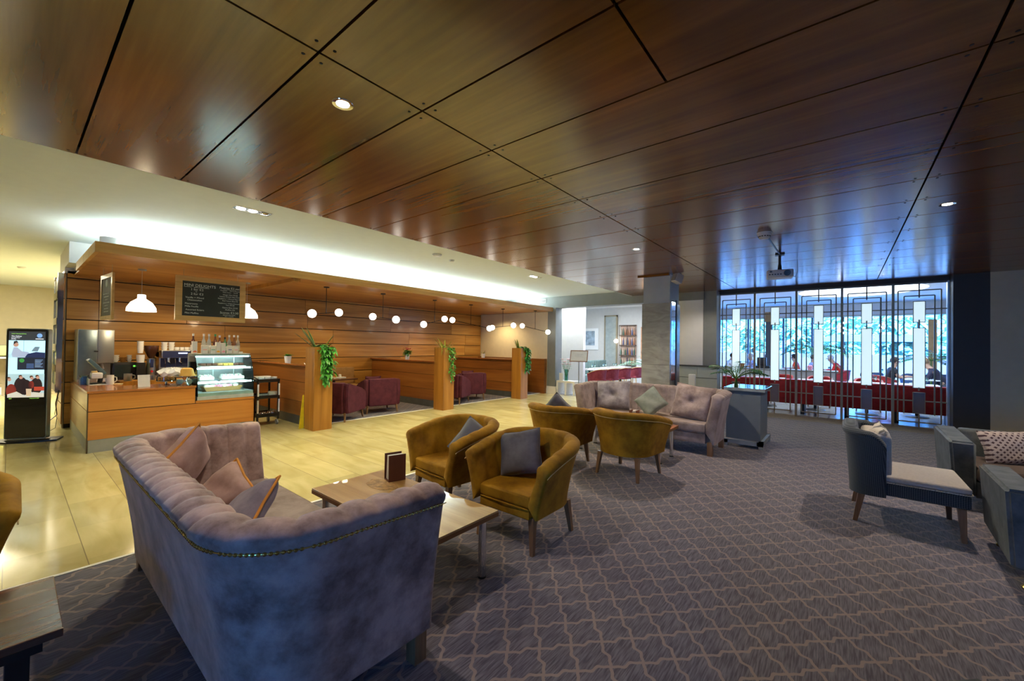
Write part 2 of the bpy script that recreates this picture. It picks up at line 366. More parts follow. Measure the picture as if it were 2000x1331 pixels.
def dup(root, loc, rz, label=None, group=None, cat=None):
    r = root.copy(); COL.objects.link(r); r.location = loc; r.rotation_euler = (root.rotation_euler[0], root.rotation_euler[1], rz)
    if label: r['label'] = label
    if group: r['group'] = group
    for ch in list(root.children):
        c = ch.copy(); COL.objects.link(c); c.parent = r
        for g in list(ch.children):
            d = g.copy(); COL.objects.link(d); d.parent = c
    return r
def text_mesh(lines, parent, name, mat, origin, ux, uz, depth=0.002):
    """lines: (text, x, z, size, align) on the plane through origin spanned by ux (reading direction) and uz (up)"""
    bmx = bmesh.new(); ux = Vector(ux); uz = Vector(uz); nz = ux.cross(uz)
    for txt, x, z, size, al in lines:
        cu = bpy.data.curves.new('lettering', 'FONT'); cu.body = txt; cu.size = size; cu.align_x = al; cu.extrude = depth
        ob = bpy.data.objects.new('lettering', cu); COL.objects.link(ob)
        dg = bpy.context.evaluated_depsgraph_get(); me = bpy.data.meshes.new_from_object(ob.evaluated_get(dg))
        M = Matrix((ux, uz, nz)).transposed().to_4x4(); M.translation = Vector(origin) + ux * x + uz * z
        me.transform(M); bmx.from_mesh(me)
        bpy.data.objects.remove(ob); bpy.data.curves.remove(cu); bpy.data.meshes.remove(me)
    me = bpy.data.meshes.new(name); bmx.to_mesh(me); bmx.free(); me.materials.append(mat)
    o = bpy.data.objects.new(name, me); COL.objects.link(o)
    if parent is not None: o.parent = parent
    return o

# ================================================================== THE SETTING
HC = 2.993           # wooden ceiling
HW = 3.14            # white ceiling
struct('floor', MB().box(-22, -3.98, -7, 11.1, -0.1, 0.0), STONE)
struct('floor_carpet', MB().box(-3.98, 6.2, -7, 10.85, -0.1, 0.004), CARPET)
struct('floor_booths', MB().box(-10.5, -7.66, 3.62, 11.1, 0.0, 0.006), CARPET)
struct('trim_1', MB().box(-3.995, -3.965, -7, 10.85, -0.05, 0.008), WHITE)
struct('trim_2', MB().box(-7.67, -7.65, 3.62, 10.9, 0.0, 0.009), WHITE)
OAKF = wood('dark dining floor', [(0.3, (0.20, 0.17, 0.14)), (0.7, (0.32, 0.28, 0.24))], 'y', 0.8, 0.16, 0.2, varamt=0.1)
struct('floor_border', MB().box(-3.98, 6.2, 10.85, 11.7, -0.1, 0.004), plain('woven border', (0.26, 0.22, 0.17), 0.9, scale=40, var=0.25))
TILEB = stone_mat('dining floor tile', (0.28, 0.30, 0.32), (0.40, 0.42, 0.44), (0.12, 0.12, 0.12), 0.9, 0.9, 0.0, 0.1)
struct('floor_dining', MB().box(-12.5, 6.2, 11.1, 20.1, -0.12, -0.002), TILEB)
# wooden ceiling: separate veneer panels with open joints, dark plenum above
mb = MB(); g = 0.007
XS = [-4.65, -2.028, 0.535, 3.10, 5.66, 6.25]
YS = [0.303 + 0.6416 * k for k in range(-11, 18)]
for i in range(len(XS) - 1):
    for j in range(len(YS) - 1):
        y0, y1 = YS[j], min(YS[j + 1], 11.35)
        if y0 >= 11.35: continue
        xs = [XS[i], XS[i + 1]]
        if i == 1 and j in (11, 12, 13)[:2] + (13,): xs = [XS[1], -0.75, XS[2]]
        for a, b in zip(xs, xs[1:]):
            mb.box(a + g, b - g, y0 + g, y1 - g, HC, HC + 0.02)
struct('ceiling', mb, CEILW)
mb = MB(); mb.box(-4.64, 6.25, -7, 11.35, HC + 0.06, HC + 0.08); struct('ceiling_plenum', mb, BLKST)
mb = MB()
for i, x in enumerate(XS[1:5]):
    for y in YS[8:26]:
        for dx, dy in ((-1, -1), (1, -1), (-1, 1), (1, 1)): mb.cyl((x + dx * .07, y + dy * .045, HC - 0.0015), (x + dx * .07, y + dy * .045, HC + .003), 0.009, n=6)
for y in YS[8:26]:
    for dy in (-1, 1): mb.cyl((-4.59, y + dy * .045, HC - 0.0015), (-4.59, y + dy * .045, HC + .003), 0.009, n=6)
struct('ceiling_screws', mb, BLKST)
# white ceiling and upper walls
mb = MB(); mb.box(-22, -4.645, -7, 11.1, HW, HW + 0.1); mb.box(-4.665, -4.64, -7, 11.1, HC, HW + 0.1); struct('ceiling_white', mb, plain('cool white ceiling paint', (.74, .81, .82), .7, var=.015))
mb = MB(); mb.box(-12.5, 6.25, 11.6, 20.1, 3.28, 3.38); struct('ceiling_dining', mb, WHITE)
struct('roof', MB().box(-22, 6.5, -7.3, 20.3, 3.5, 3.6), WHITE)  # unseen slab added to stop sun leaking in through ceiling gaps
# shell walls
struct('wall_bar_upper', MB().box(-10.75, -10.55, 0.62, 11.1, 0.0, HW), WHITE)
struct('wall_end', MB().box(-11.7, -10.55, 0.60, 0.75, 0.0, HW), CREAM)
struct('wall_lobby_side', MB().box(-22, -11.6, 1.6, 1.8, 0.0, HW), CREAM)
struct('wall_lobby_return', MB().box(-11.75, -11.6, 0.75, 1.7, 0.0, HW), CREAM)
struct('wall_lobby', MB().box(-19.5, -19.3, -7, 1.8, 0.0, HW), CREAM)
struct('wall_right', MB().box(6.2, 6.4, -7, 20, 0.0, 3.4), CREAM)
mb = MB(); mb.box(-22, 6.4, -7.2, -7.0, 0.0, 0.5); mb.box(-22, 6.4, -7.2, -7.0, 2.7, HW + .1)
for x0, x1 in ((-22, 0.3), (2.5, 6.4)): mb.box(x0, x1, -7.2, -7.0, 0.5, 2.7)
struct('wall_behind', mb, CREAM)
mb = MB()
for x0, x1 in ((0.3, 2.5),):
    mb.box(x0, x1, -7.12, -7.06, 0.5, 0.56); mb.box(x0, x1, -7.12, -7.06, 2.64, 2.7); mb.box((x0 + x1) / 2 - .03, (x0 + x1) / 2 + .03, -7.12, -7.06, 0.5, 2.7)
struct('window_1', mb, DGREY)
# plank-clad back wall, divider and end wall
mb = MB()
zs = [-0.30, 0.065, 0.43, 0.795, 1.163, 1.528, 1.893, 2.258, 2.622, 2.75]
random.seed(3)
for k in range(1, len(zs) - 1):
    ys = [0.62] + sorted({0.62: 1, 1.02: 1}.keys())[1:]
    c = 1.02 + random.uniform(1.2, 2.4)
    while c < 10.6: ys.append(c); c += 2.44
    ys.append(11.09)
    for a, b in zip(ys, ys[1:]): mb.box(-10.54, -10.5, a + .004, b - .004, max(zs[k], 0) + .009, zs[k + 1] - .009)
struct('wall_back_planks', mb, WALLW)
struct('wall_back_gap', MB().box(-10.552, -10.53, .62, 11.1, 0, 2.75), BLKST)
mb = MB()
for k in range(1, len(zs) - 1): mb.box(-11.55, -10.505, 0.585, 0.60, max(zs[k], 0) + .009, zs[k + 1] - .009)
struct('wall_end_planks', mb, wood('end wall veneer', [(0.3, (0.30, 0.13, 0.03)), (0.7, (0.55, 0.30, 0.10))], 'x', 0.5, 0.35, 0.2, varamt=0.2))
# wall of the dining room opening: jamb, header, piers
YO = 11.1
mb = MB()
mb.box(-7.51, -7.20, YO, YO + .38, 0, HW)                        # left jamb
mb.box(-7.20, -2.75, YO, YO + .38, 2.78, 3.4)                    # header
mb.box(-10.75, -7.51, YO, YO + .2, 2.66, HW)
mb.box(-2.77, -2.46, YO + .05, YO + .5, 0, 3.0)                  # grey pier by the screen
struct('wall_opening', mb, GREYP)
struct('wall_booth_end', MB().box(-10.75, -7.51, YO, YO + .2, 0, 2.66), CREAM)
struct('wall_cream_pier', MB().box(-3.6, -2.77, YO + .03, YO + .4, 0, 3.0), WHITE)
struct('wall_dark_pier', MB().box(1.60, 2.06, YO + .03, YO + .65, 0, 3.4), DGREY)
struct('wall_cream_right', MB().box(2.06, 6.3, YO + .03, YO + .3, 0, 3.4), CREAM)
struct('wall_above_screen', MB().box(-2.5, 1.62, YO + .35, YO + .6, 2.93, 3.4), DGREY)
mb = MB(); mb.box(-7.56, -7.15, YO - .03, YO + .41, 0, 0.17); mb.box(-7.545, -7.165, YO - .018, YO + .4, .17, .24); struct('baseboard_jamb', mb, WHITE)
# ceiling cove over the canopy: return air vent in the header
v = thing('air_vent', 'white slatted air vent high on the wall above the canopy end', 'vent', (-7.75, YO - .01, 3.02))
MB().box(-.17, .17, -.01, .0, -.06, .06).build('vent_frame', WHITE, v)
mb = MB()
for k in range(8): mb.box(-.15 + k * .04, -.13 + k * .04, -.014, -.008, -.045, .045)
mb.build('slats', DGREY, v)

# limestone column
col_ = thing('column', 'square stone-clad column with white painted top rising behind the grey sofa', 'column', (-2.905, 8.43, 0))
MB().box(-.265, .265, -.28, .28, 2.43, HC).build('painted_top', plain('pale blue grey paint', (0.42, 0.47, 0.50), .6, var=.03), col_, False)
MB().box(-.285, .285, -.30, .30, 0.0, 1.20, .004).box(-.285, .285, -.30, .30, 1.204, 2.43, .004).build('stone_cladding', MARB, col_, False)
MB().box(.286, .30, -.27, -.02, 0.9, 2.45).build('mirror_strip', CHROME, col_, False)
MB().box(.286, .31, -.01, .04, 0.0, 2.5).build('corner_strip', DGREY, col_, False)
MB().box(-.37, .265, -.34, -.26, HC - .03, HC + .005).build('top_batten', CEILW, col_, False)
sk = thing('wall_speaker', 'white loudspeaker bracketed to the ceiling beside the column top', 'speaker', (-2.50, 8.22, 2.90))
mb = MB(); mb.M = Matrix.Rotation(math.radians(-35), 4, 'Z') @ Matrix.Rotation(math.radians(-22), 4, 'X')
mb.box(-.07, .07, -.10, .06, -.10, .08, .02, 3).build('cabinet', PLAST, sk)
mb = MB(); mb.M = Matrix.Rotation(math.radians(-35), 4, 'Z') @ Matrix.Rotation(math.radians(-22), 4, 'X'); mb.box(-.06, .06, -.112, -.098, -.09, .07, .004).build('grille', plain('grey grille', (.35, .35, .36), .6), sk)
MB().cyl((0, .02, .05), (0, .02, .095), .012).box(-.04, .04, -.02, .06, .085, .093).build('bracket', BLKM, sk)

# canopy over bar and booths
cn = thing('canopy', 'long timber canopy running above the bar and the booths', 'canopy', (0, 0, 0))
mb = MB(); mb.box(-7.34, -7.30, 0.66, 5.2, 2.66, 2.79); mb.box(-7.34, -7.30, 5.203, 8.2, 2.66, 2.79); mb.box(-7.34, -7.30, 8.203, 11.08, 2.66, 2.79); mb.build('fascia', CANW, cn, False)
mb = MB(); mb.box(-9.6, -7.34, 0.66, 0.70, 2.66, 2.79); mb.build('end_fascia', CANW, cn, False)
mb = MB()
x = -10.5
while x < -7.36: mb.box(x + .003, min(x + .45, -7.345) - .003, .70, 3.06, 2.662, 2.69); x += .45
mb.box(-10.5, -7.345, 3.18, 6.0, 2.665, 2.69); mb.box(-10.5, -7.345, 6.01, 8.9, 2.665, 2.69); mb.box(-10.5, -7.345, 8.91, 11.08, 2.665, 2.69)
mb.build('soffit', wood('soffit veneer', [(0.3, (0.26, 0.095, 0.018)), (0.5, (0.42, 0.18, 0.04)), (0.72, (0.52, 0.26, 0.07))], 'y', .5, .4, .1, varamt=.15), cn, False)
MB().box(-10.5, -7.345, 3.06, 3.18, 2.60, 2.70).build('cross_rail', POSTW, cn, False)
MB().box(-10.5, -7.33, .70, 11.08, 2.76, 2.785).build('top_board', WHITE, cn, False)
vb = tag(MB().cyl((-7.85, .85, 2.79), (-7.85, .85, 2.95), .10, .10, 20).build('white_bin', WHITE), 'white round drum standing on the left end of the canopy', 'drum')

# ------------------------------------------------------------------ ceiling fittings
def downlight(x, y, label):
    t = thing('ceiling_downlight', label, 'downlight', (x, y, HC), 0, 'round downlights in the wooden ceiling')
    MB().lathe([(.038, -.001), (.060, -.005), (.062, 0.0), (.04, .0)], n=28).build('trim_ring', CHROME, t)
    MB().lathe([(0.0, -.0035), (.038, -.003), (.038, -.0015), (0, -.001)], n=24).build('lens', DOWN, t)
downlight(-2.35, 1.244, 'round chrome downlight in the near wooden ceiling above the mauve sofa')
downlight(-2.37, 5.80, 'small lit downlight in the wooden ceiling left of the smoke detector')
downlight(0.79, 5.77, 'small lit downlight in the wooden ceiling at far right above the slipper chair')
def triple(x, y, label):
    t = thing('recessed_spotlight', label, 'spotlight', (x, y, HW), 0, 'triple recessed spotlights in the white ceiling')
    MB().box(-.075, .075, -.20, -.195, -.004, 0).box(-.075, .075, .195, .20, -.004, 0).box(-.08, -.07, -.2, .2, -.004, 0).box(.07, .08, -.2, .2, -.004, 0).build('frame', WHITE, t, False)
    MB().box(-.07, .07, -.195, .195, -.002, 0.0).build('backing', BLACK, t, False)
    for k in (-.125, 0, .125): MB().lathe([(0, -.012), (.035, -.014), (.05, -.006), (.05, -.003), (0, -.003)], (0, k, 0), 20).build('lamp_head', DOWN if k < .1 else CHROME, t)
triple(-5.58, 1.84, 'triple recessed spotlight in the white ceiling in front of the bar')
triple(-5.53, 7.63, 'triple recessed spotlight in the white ceiling near the dining room opening')
for (x, y, r, l) in ((-5.58, 4.74, .085, 'flat round white disc on the white ceiling, the larger of two'), (-5.72, 5.22, .05, 'small round white sensor on the white ceiling beside the larger disc'), (-14.2, .15, .07, 'round white smoke detector on the lobby ceiling above the screen')):
    tag(MB().lathe([(0, -.035), (r * .7, -.034), (r, -.012), (r, 0), (0, 0)], (x, y, HW), 24).build('ceiling_sensor', PLAST), l, 'sensor')
t = thing('smoke_detector', 'white domed smoke detector on the wooden ceiling beside the projector', 'smoke detector', (-.763, 5.89, HC))
MB().lathe([(0, -.075), (.05, -.073), (.062, -.055), (.070, -.03), (.075, -.028), (.075, -.006), (0, -.006)], n=28).build('dome', PLAST, t)
MB().lathe([(0, -.006), (.085, -.006), (.085, 0), (0, 0)], n=28).build('base_plate', PLAST, t)
mb = MB()
for k in range(14):
    a = 2 * PI * k / 14; mb.M = Matrix.Rotation(a, 4, 'Z'); mb.box(.055, .069, -.009, .009, -.055, -.045)
mb.build('vents', BLACK, t, False)
# projector
t = thing('projector', 'white projector hanging from the wooden ceiling on a short black pole', 'projector', (-.752, 7.368, HC), math.radians(8))
MB().box(-.17, .17, -.13, .13, -.37, -.25, .025, 3).build('casing', PLAST, t)
MB().cyl((0, 0, -.25), (0, 0, -.16), .03, .022, 16).cyl((0, 0, -.16), (0, 0, -.02), .018, .018).box(-.06, .06, -.06, .06, -.02, 0).box(-.09, .09, -.02, .02, -.258, -.246).build('mount', BLKM, t)
mb = MB(); mb.cyl((.09, -.13, -.31), (.09, -.145, -.31), .045); mb.build('lens', BLACK, t)
for k in range(5): MB().box(-.14 + k * .035, -.12 + k * .035, -.134, -.128, -.33, -.315).build('port', BLACK, t, False)
MB().box(-.13, -.10, -.134, -.128, -.29, -.27).build('port', BLACK, t, False)
MB().tube([(0.12, 0, -.33), (.20, .05, -.35), (.24, .2, -.25), (.25, .45, -.02)], .004, 6).build('cable', BLACK, t)
tag(MB().tube([(-.76, 5.97, HC - .006), (-.757, 6.6, HC - .006), (-.752, 7.31, HC - .006)], .008, 6).build('surface_conduit', BLKM), 'thin dark conduit on the ceiling between smoke detector and projector', 'conduit')

# ------------------------------------------------------------------ geometric metal screen
YS_ = 11.5
ZB, ZT = .03, 2.93
t = thing('screen_frame', 'dark metal frame around the full row of screen panels', 'frame', (0, YS_, 0))
MB().box(-2.50, 1.62, -.04, .04, ZT - .03, ZT + .02).build('top_rail', GREYP, t, False)
MB().box(-2.50, -2.45, -.04, .04, 0, ZT).build('jamb', GREYP, t, False)
MB().box(1.57, 1.615, -.06, .06, 0, ZT).build('jamb', plain('light grey metal', (.45, .46, .48), .4, .5), t, False)
lx = [-2.45, -1.68, -.84, -.02, .80, 1.57]
r_ = .011
for i in range(5):
    a, b = lx[i], lx[i + 1]; cx = (a + b) / 2 - (.02 if i == 0 else 0); w = .82
    names = ('leftmost, behind the planter cabinet', 'second from the left', 'middle of the row', 'second from the right', 'rightmost, beside the dark wall')
    t = thing('lattice_screen', 'bronze lattice screen with opal plates, ' + names[i], 'screen', (cx, YS_, 0), 0, 'lattice screen panels in a row')
    if i > 0: MB().box(a - cx - .022, a - cx + .022, -.03, .03, 0, ZT - .03).build('post', BRONZE, t, False)
    mb = MB()
    def vb_(x, z0, z1): mb.box(x - r_, x + r_, -.012, .012, z0, z1)
    def hb_(z, x0, x1): mb.box(x0, x1, -.012, .012, z - r_, z + r_)
    xl, xr = a - cx, b - cx
    vb_(0, 2.62, ZT - .03); vb_(0, 2.0, 2.18); vb_(0, .75, .82); vb_(0, 0.02, .28)
    for s in (-1, 1):
        vb_(s * .31, .12, 2.77); vb_(s * .22, .28, 2.66)
        hb_(2.39, *( (xl, -.08) if s < 0 else (.08, xr)))
        hb_(.545, *((xl, -.08) if s < 0 else (.08, xr)))
    hb_(2.77, -.31, .31); hb_(2.66, -.22, .22)
    hb_(.12, -.31, .31)
    mb.build('bars', BRONZE, t, False)
    def plate(z0, z1, m, nm, fr=BRONZE):
        q = .092; f = MB(); f.box(-q, -q + .012, -.018, .018, z0, z1); f.box(q - .012, q, -.018, .018, z0, z1); f.box(-q, q, -.018, .018, z0, z0 + .012); f.box(-q, q, -.018, .018, z1 - .012, z1)
        o = f.build(nm + '_frame', fr, t, False); MB().box(-q + .012, q - .012, -.010, .010, z0 + .012, z1 - .012).build(nm, m, o, False)
    plate(2.12, 2.55, LITP, 'upper_panel'); plate(.80, 2.02, LITP, 'long_panel'); plate(.29, .72, plain('mauve panel', (.20, .16, .17), .25, var=.05), 'lower_panel')

# low counter with dark top beside the column
t = thing('service_counter', 'pale panelled counter with thin dark top right of the column', 'counter', (-2.85, 10.85, 0))
MB().box(-.80, .02, -.02, .24, 0, 1.08).box(.025, .48, -.02, .24, 0, 1.08).build('body', plain('pale grey green panel', (.42, .46, .43), .6, var=.04), t, False)
MB().box(-.82, .56, -.05, .26, 1.08, 1.11, .004).build('worktop', DGREY, t, False)
MB().box(-.80, .48, -.024, -.018, .80, .812).build('groove', DGREY, t, False)
tag(MB().box(-2.86, -2.71, 10.2, 10.3, .0, .92, .02).build('water_dispenser', WHITE), 'small white stand showing just above the grey sofa back', 'dispenser')

# ================================================================== THE BAR
BZ = .84
t = thing('bar_counter', 'timber-fronted coffee counter with steel kick plate and lower display bay', 'counter', (-7.95, .69, 0))
# local: x 0 is the front face, y runs along the counter
MB().box(-.70, .012, -.012, 1.19, BZ - .03, BZ, .004).box(-2.5, -.70, -.012, .44, BZ - .03, BZ, .004).build('worktop', wood('counter veneer top', [(0.3, (0.28, 0.09, 0.02)), (0.7, (0.46, 0.18, 0.05))], 'y', .8, .22, .4, varamt=.05), t, False)
FRW = wood('counter front veneer', [(0.3, (0.30, 0.10, 0.016)), (0.5, (0.50, 0.19, 0.032)), (0.72, (0.62, 0.28, 0.06))], 'y', .6, .33, .3, varamt=.15)
mb = MB(); mb.box(-.02, 0, 0, 1.18, .565, BZ - .032); mb.box(-.02, 0, 0, 2.03, .175, .555); mb.box(-.02, 0, 1.19, 2.03, .562, .60)
mb.build('front_panel', FRW, t, False)
mb = MB(); mb.box(-2.5, -.02, 0, .02, .565, BZ - .032); mb.box(-2.5, -.02, 0, .02, .175, .555); mb.build('end_panel', wood('counter end veneer', [(0.3, (0.28, 0.11, 0.024)), (0.7, (0.52, 0.25, 0.07))], 'x', .6, .33, .3, varamt=.15), t, False)
MB().box(-.02, .006, -.008, .004, 0, BZ - .03).build('corner_strip', plain('bronze strip', (.12, .09, .06), .4, .6), t, False)
MB().box(-.03, -.005, .01, 2.03, 0, .172).box(-2.5, -.03, .005, .02, 0, .172).build('kick_plate', KICK, t, False)
MB().box(-.68, -.022, .022, 1.19, .0, BZ - .032).box(-.68, -.022, 1.19, 2.01, 0, .585).build('carcass', BLKST, t, False)
MB().box(-.68, 0, 2.01, 2.03, .0, .60).build('side_panel', FRW, t, False)
bk = thing('back_counter', 'long back counter under the timber wall holding the coffee machine', 'counter', (-10.49, 1.14, 0))
MB().box(0, .62, 0, 2.1, .80, .84, .004).build('worktop', DARKT, bk, False)
MB().box(0, .58, .02, 2.08, 0, .80).build('carcass', DGREY, bk, False)

ORD = ('leftmost', 'second', 'third', 'fourth', 'fifth', 'sixth', 'seventh', 'eighth')
def on(name, mb, mat, label, cat, group=None, smooth=True): return tag(mb.build(name, mat, None, smooth), label, cat, group)
# steel cabinet (ice machine)
t = thing('ice_machine', 'brushed steel two-door machine standing at the left end of the bar', 'ice machine', (-10.44, .72, BZ))
MB().box(0, .58, 0, .44, .30, .88, .012).box(0, .58, 0, .23, 0, .30).box(0, .20, .23, .44, 0, .30).build('cabinet', STEEL, t)
MB().box(.58, .60, .005, .225, .04, .87, .006).build('door', plain('blue grey steel', (.22, .28, .32), .3, .85), t)
MB().box(.58, .60, .235, .435, .31, .87, .006).build('door', STEEL, t)
MB().box(.60, .615, .19, .24, .50, .52, .004).build('latch', BLACK, t)
MB().box(.20, .56, .235, .435, .0, .02).cyl((.42, .30, .30), (.44, .32, .20), .018).build('dispenser', PLAST, t)
# till screen
t = thing('till_screen', 'slate blue tilted till screen on the left arm of the bar', 'till', (-9.28, .90, BZ))
mb = MB(); mb.M = Matrix.Translation((0, 0, .26)) @ Matrix.Rotation(math.radians(38), 4, 'X') @ Matrix.Rotation(math.radians(0), 4, 'Z')
mb.box(-.14, .14, -.025, .025, -.13, .17, .012).build('display', plain('slate plastic', (.06, .11, .15), .4), t)
MB().box(-.10, .10, -.08, .12, 0, .02, .006).tube([(0, .03, .02), (0, .05, .14), (0, .02, .24)], .03, 10).build('stand', BLACK, t)
# cup tray group
t = thing('sugar_caddy', 'clear two-tier caddy with white napkin holder at the bar corner', 'caddy', (-9.10, .84, BZ))
MB().box(-.13, .13, -.06, .16, 0, .006).box(-.13, .13, -.06, -.05, 0, .10).box(-.13, .13, .15, .16, 0, .08).build('tray', PLAST, t)
MB().box(-.10, .10, -.03, .10, .10, .19, .02).build('napkin_box', POT, t)
MB().box(-.06, .06, -.02, .04, .19, .215, .005).build('wooden_stirrers', FRAMEW, t)
on('glass_jar', MB().lathe([(0, 0), (.05, 0), (.06, .06), (.045, .11), (.05, .14), (.046, .14), (.04, .11), (0, .10)], (-9.16, .745, BZ + .008)), GLS, 'clear glass jar at the far left of the counter top beside the napkin holder', 'jar')
on('blue_jar', MB().lathe([(0, 0), (.05, 0), (.055, .08), (.03, .12), (0, .12)], (-9.35, .77, BZ)), plain('blue plastic', (.02, .10, .30), .4), 'small blue pot left of the clear jar at the counter corner', 'pot')
def mug(x, y, z, label, r=.04, h=.10, m=POT, hd=True, cat='mug', group=None, name='white_mug'):
    t = thing(name, label, cat, (x, y, z), 0, group)
    MB().lathe([(0, 0), (r * .9, 0), (r, h * .1), (r, h), (r * .9, h), (r * .88, h * .12), (0, h * .1)], n=20).build('body', m, t)
    if hd: MB().tube([(0, r * .95, h * .8), (0, r * 1.6, h * .75), (0, r * 1.7, h * .4), (0, r * .95, h * .2)], r * .13, 8).build('handle', m, t)
    return t
mug(-9.0, 1.02, BZ, 'tall white mug right of the napkin holder on the bar', .045, .15)
on('tea_light', MB().lathe([(0, 0), (.05, 0), (.06, .015), (0, .02)], (-8.9, 1.10, BZ)), plain('cream wax', (.8, .7, .4), .5), 'flat round cream saucer beside the tall white mug', 'saucer')
mug(-9.55, 1.30, BZ, 'steel milk jug in front of the black microwave', .055, .13, STEEL, True, 'jug', None, 'milk_jug')
# back counter things, x about -10.1
t = thing('microwave', 'black microwave under stacked bowls on the back counter', 'microwave', (-10.25, 1.17, BZ)); t.scale = (1, .66, 1)
MB().box(-.2, .2, 0, .52, 0, .30, .01).build('casing', BLACK, t)
MB().box(.2, .206, .03, .36, .04, .26).build('door_window', plain('dark glass', (.02, .03, .03), .08), t)
MB().box(.2, .208, .40, .49, .22, .25).build('display', glow('green display', (.2, .8, .1), 1.0), t)
for i, (y, c, lb) in enumerate(((1.22, POT, 'striped white bowl stack at the left on the microwave'), (1.315, plain('amber bowl', (.35, .17, .04), .3, coat=.4), 'brown glazed bowl in the middle on the microwave'), (1.40, POT, 'small white bowl stack right of the brown bowl'))):
    mb = MB(); n = (3, 2, 3)[i]; r = (.05, .055, .038)[i]
    for k in range(n): mb.lathe([(0, .0), (r * .5, 0), (r, .055), (r * .95, .057), (r * .5, .012), (0, .01)], (-10.2, y, BZ + .305 + k * .035), 20)
    on('bowl_stack', mb, c, lb, 'bowls')
mb = MB(); [mb.lathe([(0, 0), (.05, 0), (.062, .10), (.058, .10), (.045, .01), (0, .01)], (-9.97, 1.52, BZ + .30 + .02 * k), 20) for k in range(3)]
on('paper_cups', mb, POT, 'stack of large white paper cups right of the bowls', 'paper cups')
mb = MB(); [mb.lathe([(0, 0), (.038, 0), (.048, .10), (.044, .10), (.035, .01), (0, .01)], (-9.97, 1.515, BZ + .47 + .04 * k), 20) for k in range(4)]
on('paper_cups', mb, POT, 'narrow tower of printed paper cups on top of the larger cups', 'paper cups')
on('cup_stand', MB().box(-10.03, -9.90, 1.46, 1.585, BZ, BZ + .298), BLACK, 'black box holding the white paper cups beside the microwave', 'box', smooth=False)
t = thing('coffee_grinder', 'silver coffee grinder with brown bean hopper on the back counter', 'grinder', (-10.10, 1.69, BZ)); t.scale = (.8, .8, 1)
MB().box(-.11, .12, -.09, .09, 0, .05, .01).lathe([(0, .05), (.085, .05), (.09, .15), (.075, .36), (.06, .37), (0, .37)], n=24).build('body', STEEL, t)
MB().lathe([(0, .375), (.05, .375), (.13, .52), (.14, .60), (.135, .61), (0, .605)], n=24).build('hopper', plain('brown smoked hopper', (.06, .022, .012), .15), t)
MB().box(.07, .10, -.03, .03, .20, .36, .005).build('front_panel', plain('navy panel', (.02, .03, .10), .3), t)
MB().cyl((.08, 0, .13), (.12, 0, .13), .022).build('knob', plain('red plastic', (.5, .02, .02), .3), t)
t = thing('espresso_machine', 'wide steel and navy espresso machine with cups on top', 'coffee machine', (-10.12, 1.80, BZ)); t.scale = (1, .68, 1)
MB().box(-.25, .22, 0, .72, .04, .16, .01).box(-.25, .05, 0, .72, .16, .50, .01).box(-.25, .25, 0, .72, .38, .52, .012).build('body', STEEL, t)
MB().box(.25, .258, .02, .70, .385, .51).box(.05, .06, .03, .69, .20, .37).build('front_panel', plain('navy panel', (.02, .03, .10), .3), t)
MB().box(.258, .262, .36, .56, .46, .48).build('indicator', glow('blue white display', (.5, .6, 1), 4), t)
mb = MB(); [mb.box(-.02 + .02, .25, y - .003, y + .003, .17, .175) for y in (.1, .2, .3, .4, .5, .6)]; mb.build('drip_grid', BLKM, t)
for y in (.18, .42, .62): MB().cyl((.15, y, .30), (.15, y, .38), .035).cyl((.15, y, .30), (.30, y, .27), .014).build('group_head', CHROME, t)
for y in (.08, .30): MB().tube([(.22, y, .36), (.27, y, .30), (.26, y, .18)], .007, 6).build('steam_wand', CHROME, t)
k = 0
for (x, y, n, r, lb) in ((-10.0, 1.86, 3, .052, 'left stack of white cups on the coffee machine'), (-10.0, 1.965, 3, .052, 'second stack of white cups on the coffee machine'),):
    mb = MB(); [mb.lathe([(0, 0), (r * .7, 0), (r, .06), (r * .92, .06), (r * .6, .008), (0, .008)], (x, y, BZ + .522 + j * .048), 20) for j in range(n)]
    on('cup_stack', mb, POT, lb, 'cups')
for j in range(4): mug(-9.97, 2.045 + j * .075, BZ + .524, 'white espresso cup on the coffee machine, %s of the low row' % ORD[j], .036, .06, POT, False, 'cup', 'espresso cups on the coffee machine', 'espresso_cup')
for j, y in enumerate((1.62, 1.72)): mug(-9.55, y, BZ, ('left', 'right')[j] + ' one of two small steel tumblers before the paper cups', .04, .09, STEEL, False, 'tumbler', None, 'steel_tumbler')
on('shelf_edge', MB().box(-9.86, -9.50, 1.2, 2.1, .76, BZ - .001), POSTW, 'narrow timber ledge in front of the back counter', 'ledge', smooth=False)
# things on the front counter
t = thing('menu_card', 'white menu card leaning on a stand on the bar', 'card', (-8.20, 1.30, BZ))
mb = MB(); mb.M = Matrix.Rotation(math.radians(-18), 4, 'Y'); mb.box(-.004, .004, -.07, .07, .0, .19).build('card', PAPER, t, False)
MB().box(-.08, 0, -.05, .05, 0, .01).build('foot', BLACK, t)
t = thing('cake_dome', 'clear dome over sliced pastries on a steel stand, nearest the menu card', 'cake dome', (-8.42, 1.60, BZ))
MB().lathe([(0, 0), (.07, 0), (.02, .02), (.015, .05), (.13, .06), (.13, .068), (0, .068)], n=28).build('stand', CHROME, t)
MB().lathe([(.125, .07), (.12, .13), (.08, .17), (.01, .185), (.012, .21), (0, .21)], n=28).build('dome', GLS, t)
for j in range(5):
    a = -1.0 + j * .5; on('pastry_slice', MB().box(-8.42 + .03 * math.cos(a * 2) - .05, -8.42 + .05, 1.60 - .10 + j * .04, 1.60 - .07 + j * .04, BZ + .07, BZ + .125, .01), plain('baked pastry', (.45, .20, .05), .7, var=.4, scale=60), 'golden pastry slice under the clear dome, %s from the left' % ORD[j], 'pastry', 'pastry slices under the dome')
